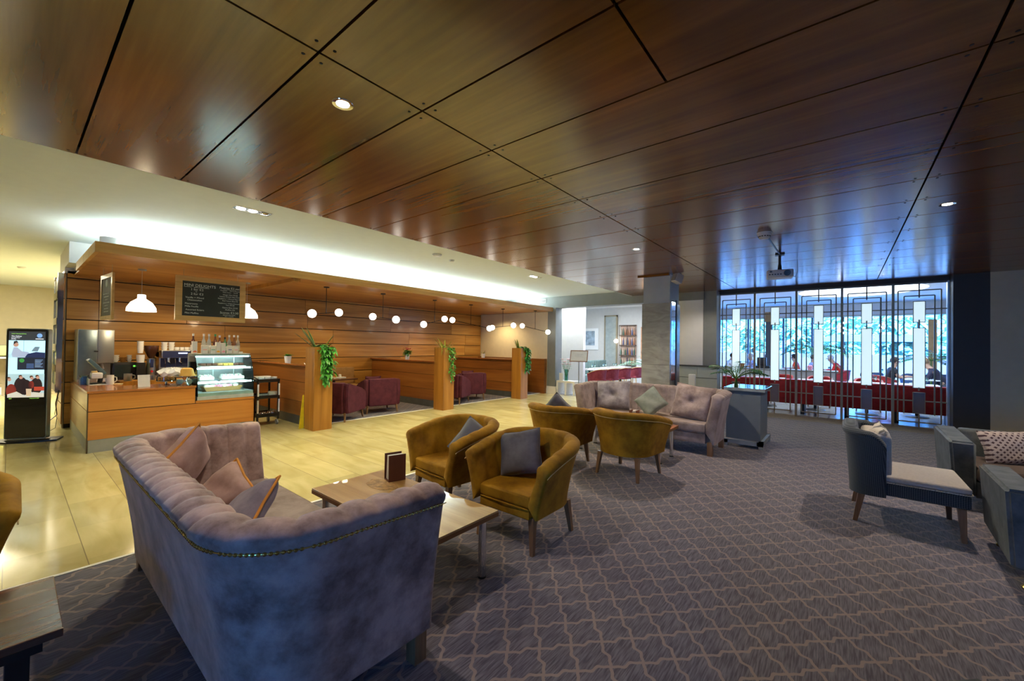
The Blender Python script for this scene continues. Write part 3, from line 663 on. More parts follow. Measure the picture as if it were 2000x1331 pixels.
t = thing('cake_stand', 'steel pedestal stand carrying a paper wrapped sponge cake beside the display case', 'cake stand', (-8.13, 1.78, BZ))
MB().lathe([(0, 0), (.075, 0), (.06, .012), (.022, .06), (.022, .09), (.05, .13), (.15, .14), (.15, .15), (0, .15)], n=28).build('pedestal', CHROME, t)
on('sponge_cake', MB().lathe([(0, 0), (.105, 0), (.075, .11), (.05, .125), (0, .125)], (-8.13, 1.80, BZ + .152), 24), plain('sponge', (.62, .36, .08), .8, bmp=.3), 'golden sponge cake on the steel pedestal stand', 'cake')
mb = MB(); random.seed(5)
ring = lambda r, z, a=0: [(-8.22 + (r + .02 * math.sin(5 * t_ + a)) * math.cos(t_), 1.64 + (r * 1.4 + .02 * math.cos(4 * t_ + a)) * math.sin(t_), z + .02 * math.sin(7 * t_ + a)) for t_ in [2 * PI * q / 28 for q in range(28)]]
mb.loft([ring(.10, BZ + .16), ring(.13, BZ + .21, 1), ring(.08, BZ + .26, 2), ring(.02, BZ + .27, 2)])
on('paper_wrap', mb, plain('white paper wrap', (.85, .86, .88), .7), 'crumpled white paper heaped on the cake stand', 'paper')
on('cloth_roll', MB().box(-8.36, -8.26, 1.70, 1.90, BZ, BZ + .09, .03), plain('pale green cloth', (.45, .5, .36), .9), 'pale green folded cloth behind the pedestal stand', 'cloth')

# refrigerated display case
t = thing('display_case', 'glass refrigerated display case full of cakes at the right end of the bar', 'display case', (-7.96, 1.90, .60))
DY = .80
MB().box(-.60, 0, 0, DY, 0, .06, .005).box(-.60, -.01, .01, DY - .01, .06, .11).build('base_tray', plain('pale steel', (.62, .68, .70), .3, .5), t, False)
MB().box(-.60, -.56, 0, DY, .06, .70).build('rear_frame', plain('pale steel', (.62, .68, .70), .3, .5), t, False)
MB().box(-.60, -.20, 0, DY, .70, .74, .006).build('top_shelf', plain('grey green steel', (.36, .42, .40), .35, .4), t, False)
for i, (z, x1) in enumerate(((.27, -.06), (.50, -.12))):
    MB().box(-.56, x1, .02, DY - .02, z, z + .010).build('shelf', GLS, t, False)
    MB().box(x1 - .012, x1, .02, DY - .02, z - .012, z + .012).build('shelf_light', LITE, t, False)
MB().box(-.24, -.215, .02, DY - .02, .685, .70).build('shelf_light', LITE, t, False)
prof = [(0.0, .06), (-.01, .22), (-.045, .42), (-.10, .58), (-.17, .68), (-.20, .72)]
mb = MB(); mb.loft([[(x, 0.0, z) for x, z in prof] + [(x - .006, 0.0, z) for x, z in prof[::-1]], [(x, DY, z) for x, z in prof] + [(x - .006, DY, z) for x, z in prof[::-1]]]); mb.build('front_glass', GLS, t)
for y in (0.0, DY - .006):
    mb = MB(); mb.loft([[(x, y, z) for x, z in prof] + [(-.56, y, .72), (-.56, y, .06)], [(x, y + .006, z) for x, z in prof] + [(-.56, y + .006, .72), (-.56, y + .006, .06)]]); mb.build('side_glass', GLS, t)
mb = MB(); [mb.cyl((-.30, y, .11), (-.30, y, .70), .010, n=8) for y in (.28, .58)]; mb.build('upright', plain('pale steel', (.62, .68, .70), .3, .5), t)
cx, cy, cz = -7.96, 1.90, .60
BROWN = plain('chocolate', (.10, .03, .015), .5, var=.3, scale=40); YELC = plain('lemon curd', (.75, .5, .1), .5); CRM = plain('whipped cream', (.85, .82, .78), .6, bmp=.3, scale=60, var=.05); PNK = plain('pink icing', (.75, .25, .38), .6, var=.5, scale=50); CRUST = plain('pastry crust', (.48, .27, .10), .8, bmp=.4, scale=60)
on('serving_tray', MB().box(cx - .50, cx - .20, cy + .08, cy + .74, cz + .512, cz + .53, .008), POT, 'long white tray on the top shelf of the display case', 'tray')
for j in range(8):
    m_ = (BROWN, BROWN, BROWN, CRUST, YELC, YELC, BROWN, BROWN)[j]
    lb = {BROWN: 'dark chocolate slice on the white tray, %s in the row' % ORD[j], CRUST: 'pale crusted slice on the white tray between chocolate and lemon slices', YELC: 'yellow lemon slice on the white tray, %s in the row' % ORD[j]}[m_]
    on('cake_slice', MB().box(cx - .44, cx - .26, cy + .10 + j * .079, cy + .17 + j * .079, cz + .532, cz + .575, .01), m_, lb, 'cake slice', None if m_ is CRUST else ('chocolate slices' if m_ is BROWN else 'lemon slices'))
for j, (y0, y1, lb) in enumerate(((.05, .30, 'left iced white gateau on the middle display shelf'), (.36, .74, 'right long iced white gateau on the middle display shelf'))):
    tt = thing('iced_gateau', lb, 'cake', (cx - .30, cy + (y0 + y1) / 2, cz + .283)); h = (y1 - y0) / 2
    MB().box(-.14, .14, -h - .01, h + .01, 0, .008, .003).build('cake_board', CHROME, tt)
    MB().box(-.10, .10, -h + .02, h - .02, .01, .075, .02, 3).build('sponge', CRM, tt)
    mb = MB(); [mb.lathe([(0, .065), (.03, .065), (.024, .09), (0, .11)], (x, -h + .06 + k * .06, 0), 10) for x in (-.05, .05) for k in range(int((2 * h - .06) / .06))]; mb.build('cream_rosettes', CRM, tt)
tt = thing('long_tart', 'long crusted tart topped with cream and pink icing on the lowest display shelf', 'tart', (cx - .26, cy + .40, cz + .113))
MB().box(-.13, .13, -.30, .30, 0, .006).build('foil', CHROME, tt)
mb = MB(); mb.loft([[(-.09, -.24, .006), (.09, -.24, .006), (.09, .24, .006), (-.09, .24, .006)], [(-.12, -.28, .075), (.12, -.28, .075), (.12, .28, .075), (-.12, .28, .075)]]); mb.build('crust', CRUST, tt, False)
mb = MB(); random.seed(2)
for k in range(30): mb.lathe([(0, 0), (.035, 0), (.028, .03), (0, .05)], (random.uniform(-.08, .09), -.24 + k * .0165, .07), 8)
mb.mi = 1
for k in range(12): mb.lathe([(0, 0), (.03, 0), (.024, .025), (0, .045)], (random.uniform(0, .10), -.10 + k * .018, .072), 8)
mb.build('topping', [CRM, PNK], tt)
on('price_card', MB().box(cx - .20, cx - .195, cy + .62, cy + .68, cz + .742, cz + .775), PAPER, 'tiny white price card on top of the display case', 'card', smooth=False)
on('salad_bowl', MB().lathe([(0, 0), (.05, 0), (.075, .05), (.07, .052), (.045, .01), (0, .01)], (cx - .42, cy + .70, cz + .284), 18), POT, 'small bowl at the right end of the middle display shelf', 'bowl')

# syrup bottles and gift boxes on the case
zt = .60 + .741
bots = [(1.83, .33, (.10, .01, .01), 'dark red syrup bottle with red portrait label, leftmost on the case', (.7, .65, .6)),
        (2.005, .33, (.55, .58, .55), 'clear syrup bottle second from the left on the case', (.8, .8, .8)),
        (2.085, .33, (.50, .52, .55), 'clear syrup bottle third from the left on the case', (.75, .75, .75)),
        (2.165, .33, (.20, .06, .03), 'amber bottle with green cap on the display case', (.7, .5, .4)),
        (2.235, .31, (.25, .08, .05), 'brown necked bottle with white cap on the display case', (.7, .7, .65)),
        (2.305, .28, (.10, .35, .15), 'short green bottle with dark cap on the display case', (.7, .8, .7)),
        (2.375, .32, (.50, .5, .52), 'clear syrup bottle third from the right on the case', (.8, .78, .75)),
        (2.44, .32, (.30, .12, .06), 'syrup bottle second from the right on the case, brown', (.7, .6, .5)),
        (2.505, .32, (.55, .5, .40), 'pale gold syrup bottle rightmost on the display case', (.75, .7, .55))]
for i, (y, h, c, lb, lc) in enumerate(bots):
    t = thing('syrup_bottle', lb, 'bottle', (-8.44 + .03 * (i % 2), max(1.94, 1.90 + (y - 1.83) * 1.02), zt), 0, 'bottles on the display case')
    s = h / .33
    MB().lathe([(0, 0), (.032, 0), (.034, .01), (.034, .17 * s), (.026, .21 * s), (.013, .25 * s), (.012, .29 * s), (0, .29 * s)], n=18).build('body', plain('bottle glass %d' % i, c, .08, coat=.5, var=.05), t)
    MB().lathe([(0, .29 * s), (.015, .29 * s), (.015, h), (0, h)], n=14).build('cap', plain('cap %d' % i, (.05, .3, .1) if i == 3 else ((.03, .03, .03) if i == 5 else (.8, .8, .8)), .4), t)
    MB().lathe([(.0345, .05), (.0353, .05), (.0353, .14 * s), (.0345, .14 * s)], n=18).build('paper_label', plain('label %d' % i, lc, .6, var=.25, scale=50), t)
boxes = [(1.905, .20, .075, (.85, .20, .08), 'tall white box with orange patch, leftmost on the case'), (2.04, .13, .09, (.85, .35, .35), 'low white box with thin red line, leftmost of the low boxes'),
         (2.155, .13, .085, (.15, .4, .3), 'low white box with green line on the display case'), (2.225, .19, .07, (.85, .45, .05), 'tall white box with amber patch on the display case'),
         (2.30, .18, .07, (.9, .35, .5), 'tall white box with pink patch on the display case'), (2.395, .13, .08, (.1, .12, .3), 'low white box with navy line on the display case'), (2.485, .12, .075, (.85, .3, .35), 'low white box with red line, rightmost on the case')]
for i, (y, h, w, c, lb) in enumerate(boxes):
    w *= .86; t = thing('gift_box', lb, 'box', (-8.21, y, zt), 0, 'boxes on the display case')
    MB().box(-.035, .035, -w / 2, w / 2, 0, h, .003).build('carton', PAPER, t, False)
    pm = plain('print %d' % i, c, .6)
    if h > .15: MB().lathe([(0, 0), (w * .42, 0), (w * .38, .015), (0, .02)], n=16)
    mb = MB()
    if h > .15: mb.prism([(w * .42 * math.cos(a), w * .5 * math.sin(a)) for a in [PI * k / 12 for k in range(13)]], 0, .001)
    else: mb.box(-w * .36, w * .36, .0, .012, 0, .001)
    mb.bm.transform(Matrix(((0, 0, 1, .0352), (1, 0, 0, 0), (0, 1, 0, .02 if h > .15 else h * .45), (0, 0, 0, 1)))); mb.build('print', pm, t, False)

# trolley
t = thing('service_trolley', 'black three-tier trolley with pale grips beside the display case', 'trolley', (-8.50, 3.05, 0))
for z in (.16, .50, .80): 
    mb = MB(); mb.box(-.24, .24, -.19, .19, z, z + .02, .01); mb.box(-.24, .24, -.19, -.175, z, z + .06, .005); mb.box(-.24, .24, .175, .19, z, z + .06, .005); mb.box(-.24, -.225, -.19, .19, z, z + .06, .005); mb.box(.225, .24, -.19, .19, z, z + .06, .005); mb.build('shelf', BLACK, t)
for x in (-.215, .215):
    for y in (-.175, .175):
        MB().box(x - .02, x + .02, y - .015, y + .015, .10, .86, .008).build('post', BLACK, t)
for y in (-.178, .178):
    for z0, z1 in ((.24, .48), (.55, .77)): MB().box(.235, .25, y - .014, y + .014, z0, z1, .006).build('grip', POT, t)
MB().tube([(-.215, -.175, .86), (.0, -.19, .90), (.215, -.175, .86)], .012, 8).build('handle', BLACK, t)
for x in (-.20, .20):
    for y in (-.16, .16): MB().cyl((x, y - .012, .05), (x, y + .012, .05), .05, n=20).build('wheel', plain('grey wheel', (.18, .18, .18), .5), t)
for j, (y, lb) in enumerate(((-.09, 'left'), (.02, 'middle'), (.13, 'right'))):
    mb = MB(); [mb.lathe([(0, 0), (.035, 0), (.055, .04), (.05, .042), (.03, .008), (0, .008)], (-8.38, 3.05 + y, .825 + .012 * k), 16) for k in range(3)]
    on('bowl_stack', mb, POT, lb + ' of three white bowl stacks on the trolley top', 'bowls')
on('oblong_plate', MB().box(-8.62, -8.50, 2.90, 3.18, .823, .90, .02), POT, 'white oblong dish pile at the back of the trolley top', 'dishes')
for j, (y, lb) in enumerate(((-.11, 'leftmost'), (-.03, 'second'))):
    on('bowl', MB().lathe([(0, 0), (.04, 0), (.06, .055), (.055, .057), (.035, .01), (0, .01)], (-8.36, 3.05 + y, .523), 16), plain('pale blue ceramic', (.45, .55, .6), .3), 'pale blue bowl on the middle trolley shelf, ' + lb, 'bowl')
mb = MB(); [mb.lathe([(0, 0), (.075, 0), (.08, .012), (0, .012)], (-8.36, 3.15, .523 + .014 * k), 20) for k in range(7)]; on('plate_pile', mb, plain('ivory ceramic', (.72, .70, .60), .3), 'pile of ivory plates on the middle trolley shelf', 'plates')
random.seed(4); 
for j in range(5): on('steel_pot', MB().lathe([(0, 0), (.035, 0), (.042, .03), (.03, .06), (.008, .07), (0, .08)], (-8.36 + random.uniform(-.03, .05), 2.93 + j * .06, .183), 14), CHROME, 'small steel pot on the lowest trolley shelf, %s in the row' % ORD[j], 'pot', 'steel pots on the lowest trolley shelf')

# hanging lamps over the bar
for (x, y, lb) in ((-8.55, 1.30, 'white dome pendant lamp hanging left of the big chalkboard'), (-8.75, 2.82, 'white dome pendant lamp half hidden by the right edge of the chalkboard')):
    t = thing('pendant_lamp', lb, 'pendant lamp', (x, y, 2.0))
    MB().cyl((0, 0, .655), (0, 0, .66), .001).lathe([(0, .635), (.05, .64), (.055, .66), (0, .66)], n=20).build('ceiling_rose', STEEL, t)
    MB().cyl((0, 0, .26), (0, 0, .64), .003, n=6).build('cord', PLAST, t)
    MB().lathe([(.05, .26), (.052, .20), (.13, .14), (.175, .06), (.182, 0), (.176, 0), (.168, .06), (.12, .135), (.045, .19)], n=32).build('shade', SHADE, t)
    MB().lathe([(0, .25), (.04, .25), (.04, .27), (0, .27)], n=16).build('collar', PLAST, t)
    lamp('pendant_glow', 'POINT', (x, y, 1.98), 14, WARM, .08)
    t['category'] = 'pendant lamp'
# chalkboards
t = thing('chalkboard', 'wide chalkboard menu in a pale wood frame hanging over the bar', 'chalkboard', (-7.9, 1.58, 1.865))
BW, BH = .94, .69
MB().box(-.015, .015, 0, BW, 0, .075).box(-.015, .015, 0, BW, BH - .075, BH).box(-.015, .015, 0, .085, .075, BH - .075).box(-.015, .015, BW - .085, BW, .075, BH - .075).build('frame', FRAMEW, t, False)
MB().box(-.010, .004, .085, BW - .085, .075, BH - .075).build('board', SLATEB, t, False)
for y in (.10, .82): MB().tube([(0, y, BH), (0, y, 2.66 - 1.865)], .003, 6).build('hanging_chain', STEEL, t)
L = [('MINI DELIGHTS', .105, .535, .060, 'LEFT'), ('1 for €2', .19, .475, .048, 'LEFT'), ('or', .25, .448, .026, 'LEFT'), ('2 for €3', .19, .405, .048, 'LEFT'), ('Vanilla + Mixed', .125, .350, .038, 'LEFT'), ('Cheesecakes', .15, .312, .036, 'LEFT'),
     ('Macaroons', .12, .255, .036, 'LEFT'), ('Mille Feuille', .12, .212, .036, 'LEFT'), ('Assorted Eclairs', .13, .160, .036, 'LEFT'), ('Mini Muffins', .12, .108, .036, 'LEFT'),
     ('Pastries €3 each', .72, .545, .046, 'CENTER'), ('Croissants      Pain au Chocolat', .72, .510, .022, 'CENTER'), ('Petits Suisses      Danish', .72, .482, .022, 'CENTER'), ('Ginger Slice €3.50', .72, .440, .028, 'CENTER'), ('Lemon Drizzle Slice €3.50', .72, .408, .028, 'CENTER'),
     ('Raspberry + Almond Slice €3', .71, .374, .027, 'CENTER'), ('Red Velvet Slice €3', .72, .340, .028, 'CENTER'), ('Raspberry + White Chocolate', .71, .300, .026, 'CENTER'), ('Tart €4.50', .72, .270, .028, 'CENTER'), ('Opera Slice €4.50', .72, .228, .030, 'CENTER'), ('Muffins €3', .72, .192, .032, 'CENTER'),
     ('Scones €3.50', .71, .138, .048, 'CENTER'), ('(served with butter,', .71, .110, .022, 'CENTER'), ('jam + cream)', .71, .088, .022, 'CENTER')]
text_mesh(L, t, 'chalk_writing', CHALK, (.0045, 0, 0), (0, 1, 0), (0, 0, 1), .0008)
MB().box(.004, .006, .105, .20, .522, .526).box(.004, .006, .23, .43, .520, .525).box(.004, .006, .62, .80, .533, .536).build('underline', CHALK, t, False)
t = thing('chalkboard', 'narrow chalkboard seen edge on at the left of the bar', 'chalkboard', (-9.0, .90, 1.85), math.radians(4))
mb = MB(); w, h = .70, .69
mb.box(0, w, -.015, .015, 0, .06).box(0, w, -.015, .015, h - .06, h).box(0, .06, -.015, .015, .06, h - .06).box(w - .06, w, -.015, .015, .06, h - .06).build('frame', FRAMEW, t, False)
MB().box(.06, w - .06, -.008, .008, .06, h - .06).build('board', SLATEB, t, False)
MB().lathe([(.045, 0), (.06, 0), (.06, .001), (.045, .001)], n=20).cyl((0, 0, 0), (0, 0, .001), .02).build('chalk_emblem', CHALK, t).matrix_local = Matrix.Translation((.35, -.009, .55)) @ Matrix.Rotation(math.radians(90), 4, 'X')
random.seed(9); mb = MB(); [mb.box(.35 - q, .35 + q, -.010, -.0085, .12 + k * .045, .128 + k * .045) for k in range(7) for q in [random.uniform(.08, .2)]]; mb.build('chalk_lines', CHALK, t, False)
for x in (.08, .62): MB().tube([(x, 0, h), (x, 0, 2.66 - 1.85)], .003, 6).build('hanging_chain', STEEL, t)
t['category'] = 'chalkboard'

# ================================================================== LOBBY SIDE
t = thing('info_kiosk', 'tall black digital information kiosk with lit screen on a flat foot', 'kiosk', (-9.62, .20, 0), math.radians(55))
# local x = along the width, local -y = the front
KW, KH = .25, 1.70
def rp(x0, x1, z0, z1, r=.03, n=5):
    P = []
    for cx_, cz_, a0 in ((x1 - r, z0 + r, -90), (x1 - r, z1 - r, 0), (x0 + r, z1 - r, 90), (x0 + r, z0 + r, 180)):
        for k in range(n + 1):
            a = math.radians(a0 + 90 * k / n); P.append((cx_ + r * math.cos(a), cz_ + r * math.sin(a)))
    return P
def slab(poly, y0, y1):
    mb = MB(); mb.loft([[(p[0], y0, p[1]) for p in poly], [(p[0], y1, p[1]) for p in poly]]); return mb
slab(rp(-KW, KW, .03, KH), -.035, .035).build('silver_case', plain('silver blue metal', (.42, .52, .56), .3, .8), t)
slab(rp(-KW + .012, KW - .012, .045, KH - .012), -.042, -.036).build('black_front', plain('black glass', (.004, .004, .005), .04, coat=.5), t)
MB().prism([(-.42, -.10), (-.10, -.22), (.10, -.22), (.42, -.10), (.34, .16), (-.34, .16)], 0, .022, .004).build('foot', BLKM, t)
sc = MB().box(-KW + .035, KW - .035, -.0445, -.042, .66, KH - .045).build('screen', glow('screen black', (.01, .01, .012), 1.0), t, False)
SX0, SX1 = -KW + .035, KW - .035; SZ0, SZ1 = .66, KH - .045; sw, sh_ = SX1 - SX0, SZ1 - SZ0
def spoly(pts, m, lay=1, name='picture'):
    mb = MB(); y = -.0446 - .0003 * lay; v = [mb._v((SX0 + sw * a, y, SZ0 + sh_ * b)) for a, b in pts]; mb._f(v); return mb.build(name, m, sc, False, fix=False)
def disc(cx_, cz_, r, asp=.45): return [(cx_ + r * math.cos(a), cz_ + r * asp * math.sin(a)) for a in [2 * PI * k / 18 for k in range(18)]]
def G(n, c, s=1.0): return glow('screen ' + n, c, s)
def rect(a, b, c, d): return [(a, c), (b, c), (b, d), (a, d)]
spoly(rect(0, 1, .865, 1), G('header grey', (.04, .045, .05)))
spoly(rect(0, 1, .60, .865), G('sky white', (.50, .80, .92), 1.3)); spoly(rect(0, .99, .355, .60), G('sky white', (.50, .80, .92), 1.3))
spoly(rect(0, 1, .60, .66), G('pale wall', (.42, .66, .78), 1.2), 2)
spoly(rect(.40, .42, .66, .865), G('window bar', (.35, .6, .7)), 2)
# man reclining with laptop: flat picture on the screen
spoly(disc(.20, .80, .075), G('skin', (.50, .28, .20)), 4); spoly([(.13, .80), (.14, .85), (.22, .86), (.27, .83), (.2, .83)], G('dark hair', (.03, .02, .02)), 5)
spoly([(.08, .66), (.14, .76), (.24, .76), (.36, .70), (.55, .69), (.60, .64), (.45, .61), (.12, .61)], G('pale shirt', (.40, .47, .62)), 3)
spoly([(.45, .61), (.52, .66), (.75, .69), (1, .68), (1, .60), (.5, .60)], G('navy jeans', (.02, .03, .09)), 4)
spoly([(.62, .70), (.72, .77), (.86, .77), (.80, .70)], G('laptop grey', (.16, .24, .30)), 5)
spoly(rect(.25, 1, .42, .605), G('card dark', (.02, .025, .04)), 6); spoly(disc(.37, .56, .07), G('logo green', (.05, .30, .06)), 7)
spoly(rect(.50, .70, .44, .515), G('card blue', (.05, .09, .20)), 7)
spoly(rect(0, 1, 0.0, .355), G('cafe wall', (.42, .62, .66)), 1)
for x, z, r, m in ((.10, .10, .14, 'maroon'), (.36, .17, .19, 'black coat'), (.50, .15, .16, 'black coat'), (.78, .17, .17, 'black coat'), (.64, .19, .08, 'maroon')): spoly(disc(x, z, r, .75), G(m, (.22, .03, .02) if m == 'maroon' else (.025, .015, .015)), 2)
for x, z in ((.36, .30), (.66, .29), (.82, .30), (.05, .27)): spoly(disc(x, z, .05), G('skin', (.50, .28, .20)), 3); spoly(disc(x - .02, z + .02, .05), G('brown hair', (.10, .04, .02)), 2)
spoly(rect(.72, 1.0, .10, .16), G('red sleeve', (.45, .06, .03)), 4)
spoly([(0, 0), (1, 0), (1, .06), (.7, .08), (.45, .03), (.25, .09), (0, .05)], G('table cloth', (.62, .60, .50)), 4); spoly([(.52, .02), (.64, .02), (.66, .13), (.50, .13)], G('paper cup', (.60, .45, .30)), 5)
text_mesh([("Today's Meetings & Events", .03, .955, .016, 'LEFT')], sc, 'screen_lettering', G('lettering green', (.3, .7, .1), 2), (SX0, -.0456, SZ0), (1, 0, 0), (0, 0, 1), .0001)
text_mesh([('The Dalkey', .03, .915, .026, 'LEFT'), ('Ground Floor', .03, .895, .018, 'LEFT'), ('All Day', .03, .875, .018, 'LEFT'), ('Cashback', .24, .565, .026, 'LEFT'), ('Green Business', .24, .543, .018, 'LEFT')], sc, 'screen_lettering', G('lettering white', (.9, .95, 1), 1.5), (SX0, -.0462, SZ0), (1, 0, 0), (0, 0, 1), .0001)
spoly(disc(.84, .94, .075), G('emblem blue', (.18, .35, .65), 1.3), 2); spoly(rect(.73, .95, .885, .893), G('lettering white', (.9, .95, 1), 1.5), 2)
for k in range(7): spoly(rect(.73, .95 - .03 * (k % 3), .565 - .018 * k, .572 - .018 * k), G('card text', (.25, .4, .6)), 7)
text_mesh([('8:45', .02, -.022, .018, 'LEFT'), ('Friday January 14, 2022', .26, -.020, .012, 'LEFT')], sc, 'screen_lettering', G('lettering green', (.3, .7, .1), 2), (SX0, -.0456, SZ0), (1, 0, 0), (0, 0, 1), .0001)

# leaflet rack on the end wall
t = thing('leaflet_rack', 'tall clear leaflet rack with glossy leaflets on the end wall of the bar', 'rack', (-10.62, .585, 0))
random.seed(11)
pc = [(.55, .6, .6), (.7, .72, .7), (.35, .5, .55), (.75, .75, .3), (.5, .45, .35)]
for r, (z0, z1) in enumerate(((2.28, 2.66), (1.82, 2.24), (1.36, 1.74), (1.00, 1.30), (.66, .98))):
    for k in range(5):
        x = -.02 - k * .17
        o = MB().box(x - .075, x + .075, -.05, -.035, z0, z1).build('leaflet', plain('leaflet %d' % ((r * 3 + k * 2) % 5), pc[(r * 3 + k * 2) % 5], .25, coat=.5, var=.25, scale=6), t, False)
    MB().box(-.80, .07, -.075, -.07, z0 - .02, z0 + .10).build('clear_pocket', GLS, t, False)
MB().box(-.82, .085, -.02, -.005, .62, 2.70).build('back_panel', plain('pale acrylic', (.45, .5, .5), .2), t, False)
for x in (-.82, .085): MB().box(x - .008, x + .008, -.07, 0, .62, 2.70).build('side_rail', CHROME, t, False)
tag(MB().tube([(-10.5, .56, .66), (-10.42, .52, .45), (-10.46, .54, .25), (-10.15, .35, .10), (-9.95, .42, .04), (-9.75, .32, .012), (-9.58, .28, .012)], .008, 6).build('power_cable', BLACK), 'black cable drooping from the leaflet rack to the kiosk', 'cable')
tag(MB().tube([(-10.44, .55, .55), (-10.2, .50, .30), (-10.05, .52, .25), (-9.95, .50, .10), (-10.1, .42, .02), (-9.8, .36, .012)], .004, 6).build('thin_cable', plain('grey cable', (.15, .15, .14), .5)), 'thin grey looping cable on the floor behind the kiosk', 'cable')
struct('wall_top_end', MB().box(-11.6, -9.75, .59, .95, 2.795, HW).box(-11.6, -10.5, .59, .95, 2.70, 2.80), WHITE)

# reception corner far left
t = thing('reception_desk', 'pale reception desk with open shelves in the far left lobby', 'desk', (-17.2, -.9, 0))
MB().box(-.35, .35, -1.2, 1.3, 1.02, 1.06, .005).build('worktop', PLAST, t)
MB().box(-.35, -.30, -1.2, 1.3, 0, 1.02).box(-.35, .33, -1.2, -1.15, 0, 1.02).box(-.35, .33, 1.25, 1.3, 0, 1.02).box(-.35, .33, .48, .52, 0, 1.02).box(-.35, .33, -1.2, 1.3, 0.0, .06).build('carcass', plain('pale oak', (.46, .40, .28), .5, var=.1), t)
for i, (y, z, w_, h_, lb) in enumerate(((-16.95, .0625, .22, .20, 'lower white carton on the reception desk shelf'), (-16.95, .264, .14, .22, 'upper white carton on the reception desk shelf'), (-16.95, .0625, .16, .16, 'small white carton beside the others on the desk shelf'))):
    on('carton', MB().box(-17.1, -16.9, -.32 + .30 * (i == 2), -.32 + .30 * (i == 2) + w_, z, z + h_, .004), PAPER, lb, 'box', smooth=False)
t = thing('laptop', 'laptop with a yellow green lit screen on the reception desk', 'laptop', (-17.1, -.02, 1.06), math.radians(0))
MB().box(-.12, .12, -.17, .17, 0, .02, .004).build('keyboard_base', BLACK, t)
mb = MB(); mb.M = Matrix.Translation((-.12, 0, .02)) @ Matrix.Rotation(math.radians(-15), 4, 'Y'); mb.box(-.01, 0, -.21, .21, 0, .30, .004); mb.build('lid', BLACK, t)
mb = MB(); mb.M = Matrix.Translation((-.12, 0, .02)) @ Matrix.Rotation(math.radians(-15), 4, 'Y'); mb.box(0.0005, .002, -.19, .19, .02, .28); mb.build('screen', glow('yellow screen', (.70, .72, .10), 1.1), t)
t = thing('lobby_plant', 'dark green plant with long arching leaves left of the kiosk', 'plant', (-10.6, -.42, 0))
MB().lathe([(0, 0), (.13, 0), (.17, .38), (.16, .39), (.14, .36), (0, .35)], n=24).build('pot', plain('dark pot', (.05, .05, .05), .4), t)
MB().tube([(0, 0, .35), (.02, .03, .7), (0, .05, 1.0)], .02, 8).build('stem', STEM, t)
random.seed(21); mb = MB()
for k in range(26):
    a = random.uniform(0, 2 * PI); z = random.uniform(.55, 1.05); mb.leaf((0, .04, z), (math.cos(a), math.sin(a), random.uniform(.3, 1.0)), (0, 0, 1), random.uniform(.30, .52), .06, random.uniform(.3, .8))
mb.build('leaves', LEAFD, t)

# ================================================================== THE BOOTHS
def divider(y, label, z=1.14, x1=-7.62):
    t = thing('booth_divider', label, 'divider', (0, y, 0))
    mb = MB(); z_ = .165
    for a, b in ((.17, .43), (.439, .795), (.804, z - .03)): mb.box(-10.49, x1, -.05, .05, a, b)
    mb.build('cladding', WALLX, t, False)
    MB().box(-10.49, x1, -.04, .04, .0, z - .03).build('core', BLKST, t, False)
    MB().box(-10.49, x1, -.048, .048, 0, .165).build('kick_plate', plain('dark grey kick', (.10, .105, .10), .4, .3), t, False)
    MB().box(-10.49, x1, -.11, .11, z - .03, z, .003).build('polished_ledge', plain('polished cherry ledge', (.30, .10, .03), .08, coat=.8), t, False)
    return t
divider(3.52, 'cherry wood divider beside the trolley with polished ledge')
divider(6.62, 'cherry wood divider with the red flowering pot on its ledge')
divider(9.50, 'cherry wood divider with the orchid pot, behind the middle planter post')
struct('wall_end_divider', MB().box(-10.49, -7.52, 10.95, 11.09, 0, 1.12), WALLX)
def post(x, y, label, h=1.47):
    t = thing('planter_post', label, 'planter', (x, y, 0))
    mb = MB(); a = .17; d = .165; b = .012
    mb.loft([[(-a, -d, 0), (a, -d, 0), (a, d, 0), (-a, d, 0)], [(-a, -d, h), (a, -d, h), (a, d, h), (-a, d, h)], [(-a + .015, -d + .015, h), (a - .015, -d + .015, h), (a - .015, d - .015, h), (-a + .015, d - .015, h)], [(-a + .015, -d + .015, h - .12), (a - .015, -d + .015, h - .12), (a - .015, d - .015, h - .12), (-a + .015, d - .015, h - .12)]])
    mb.build('wooden_post', POSTW, t, False)
    MB().box(-a + .016, a - .016, -d + .016, d - .016, h - .119, h - .05).build('soil', plain('soil', (.03, .02, .012), .95, bmp=.5), t, False)
    return t
P1 = post(-7.33, 3.53, 'square timber planter post nearest the bar'); P2 = post(-7.42, 6.58, 'square timber planter post in the middle of three'); P3 = post(-7.36, 9.45, 'square timber planter post farthest from the bar')
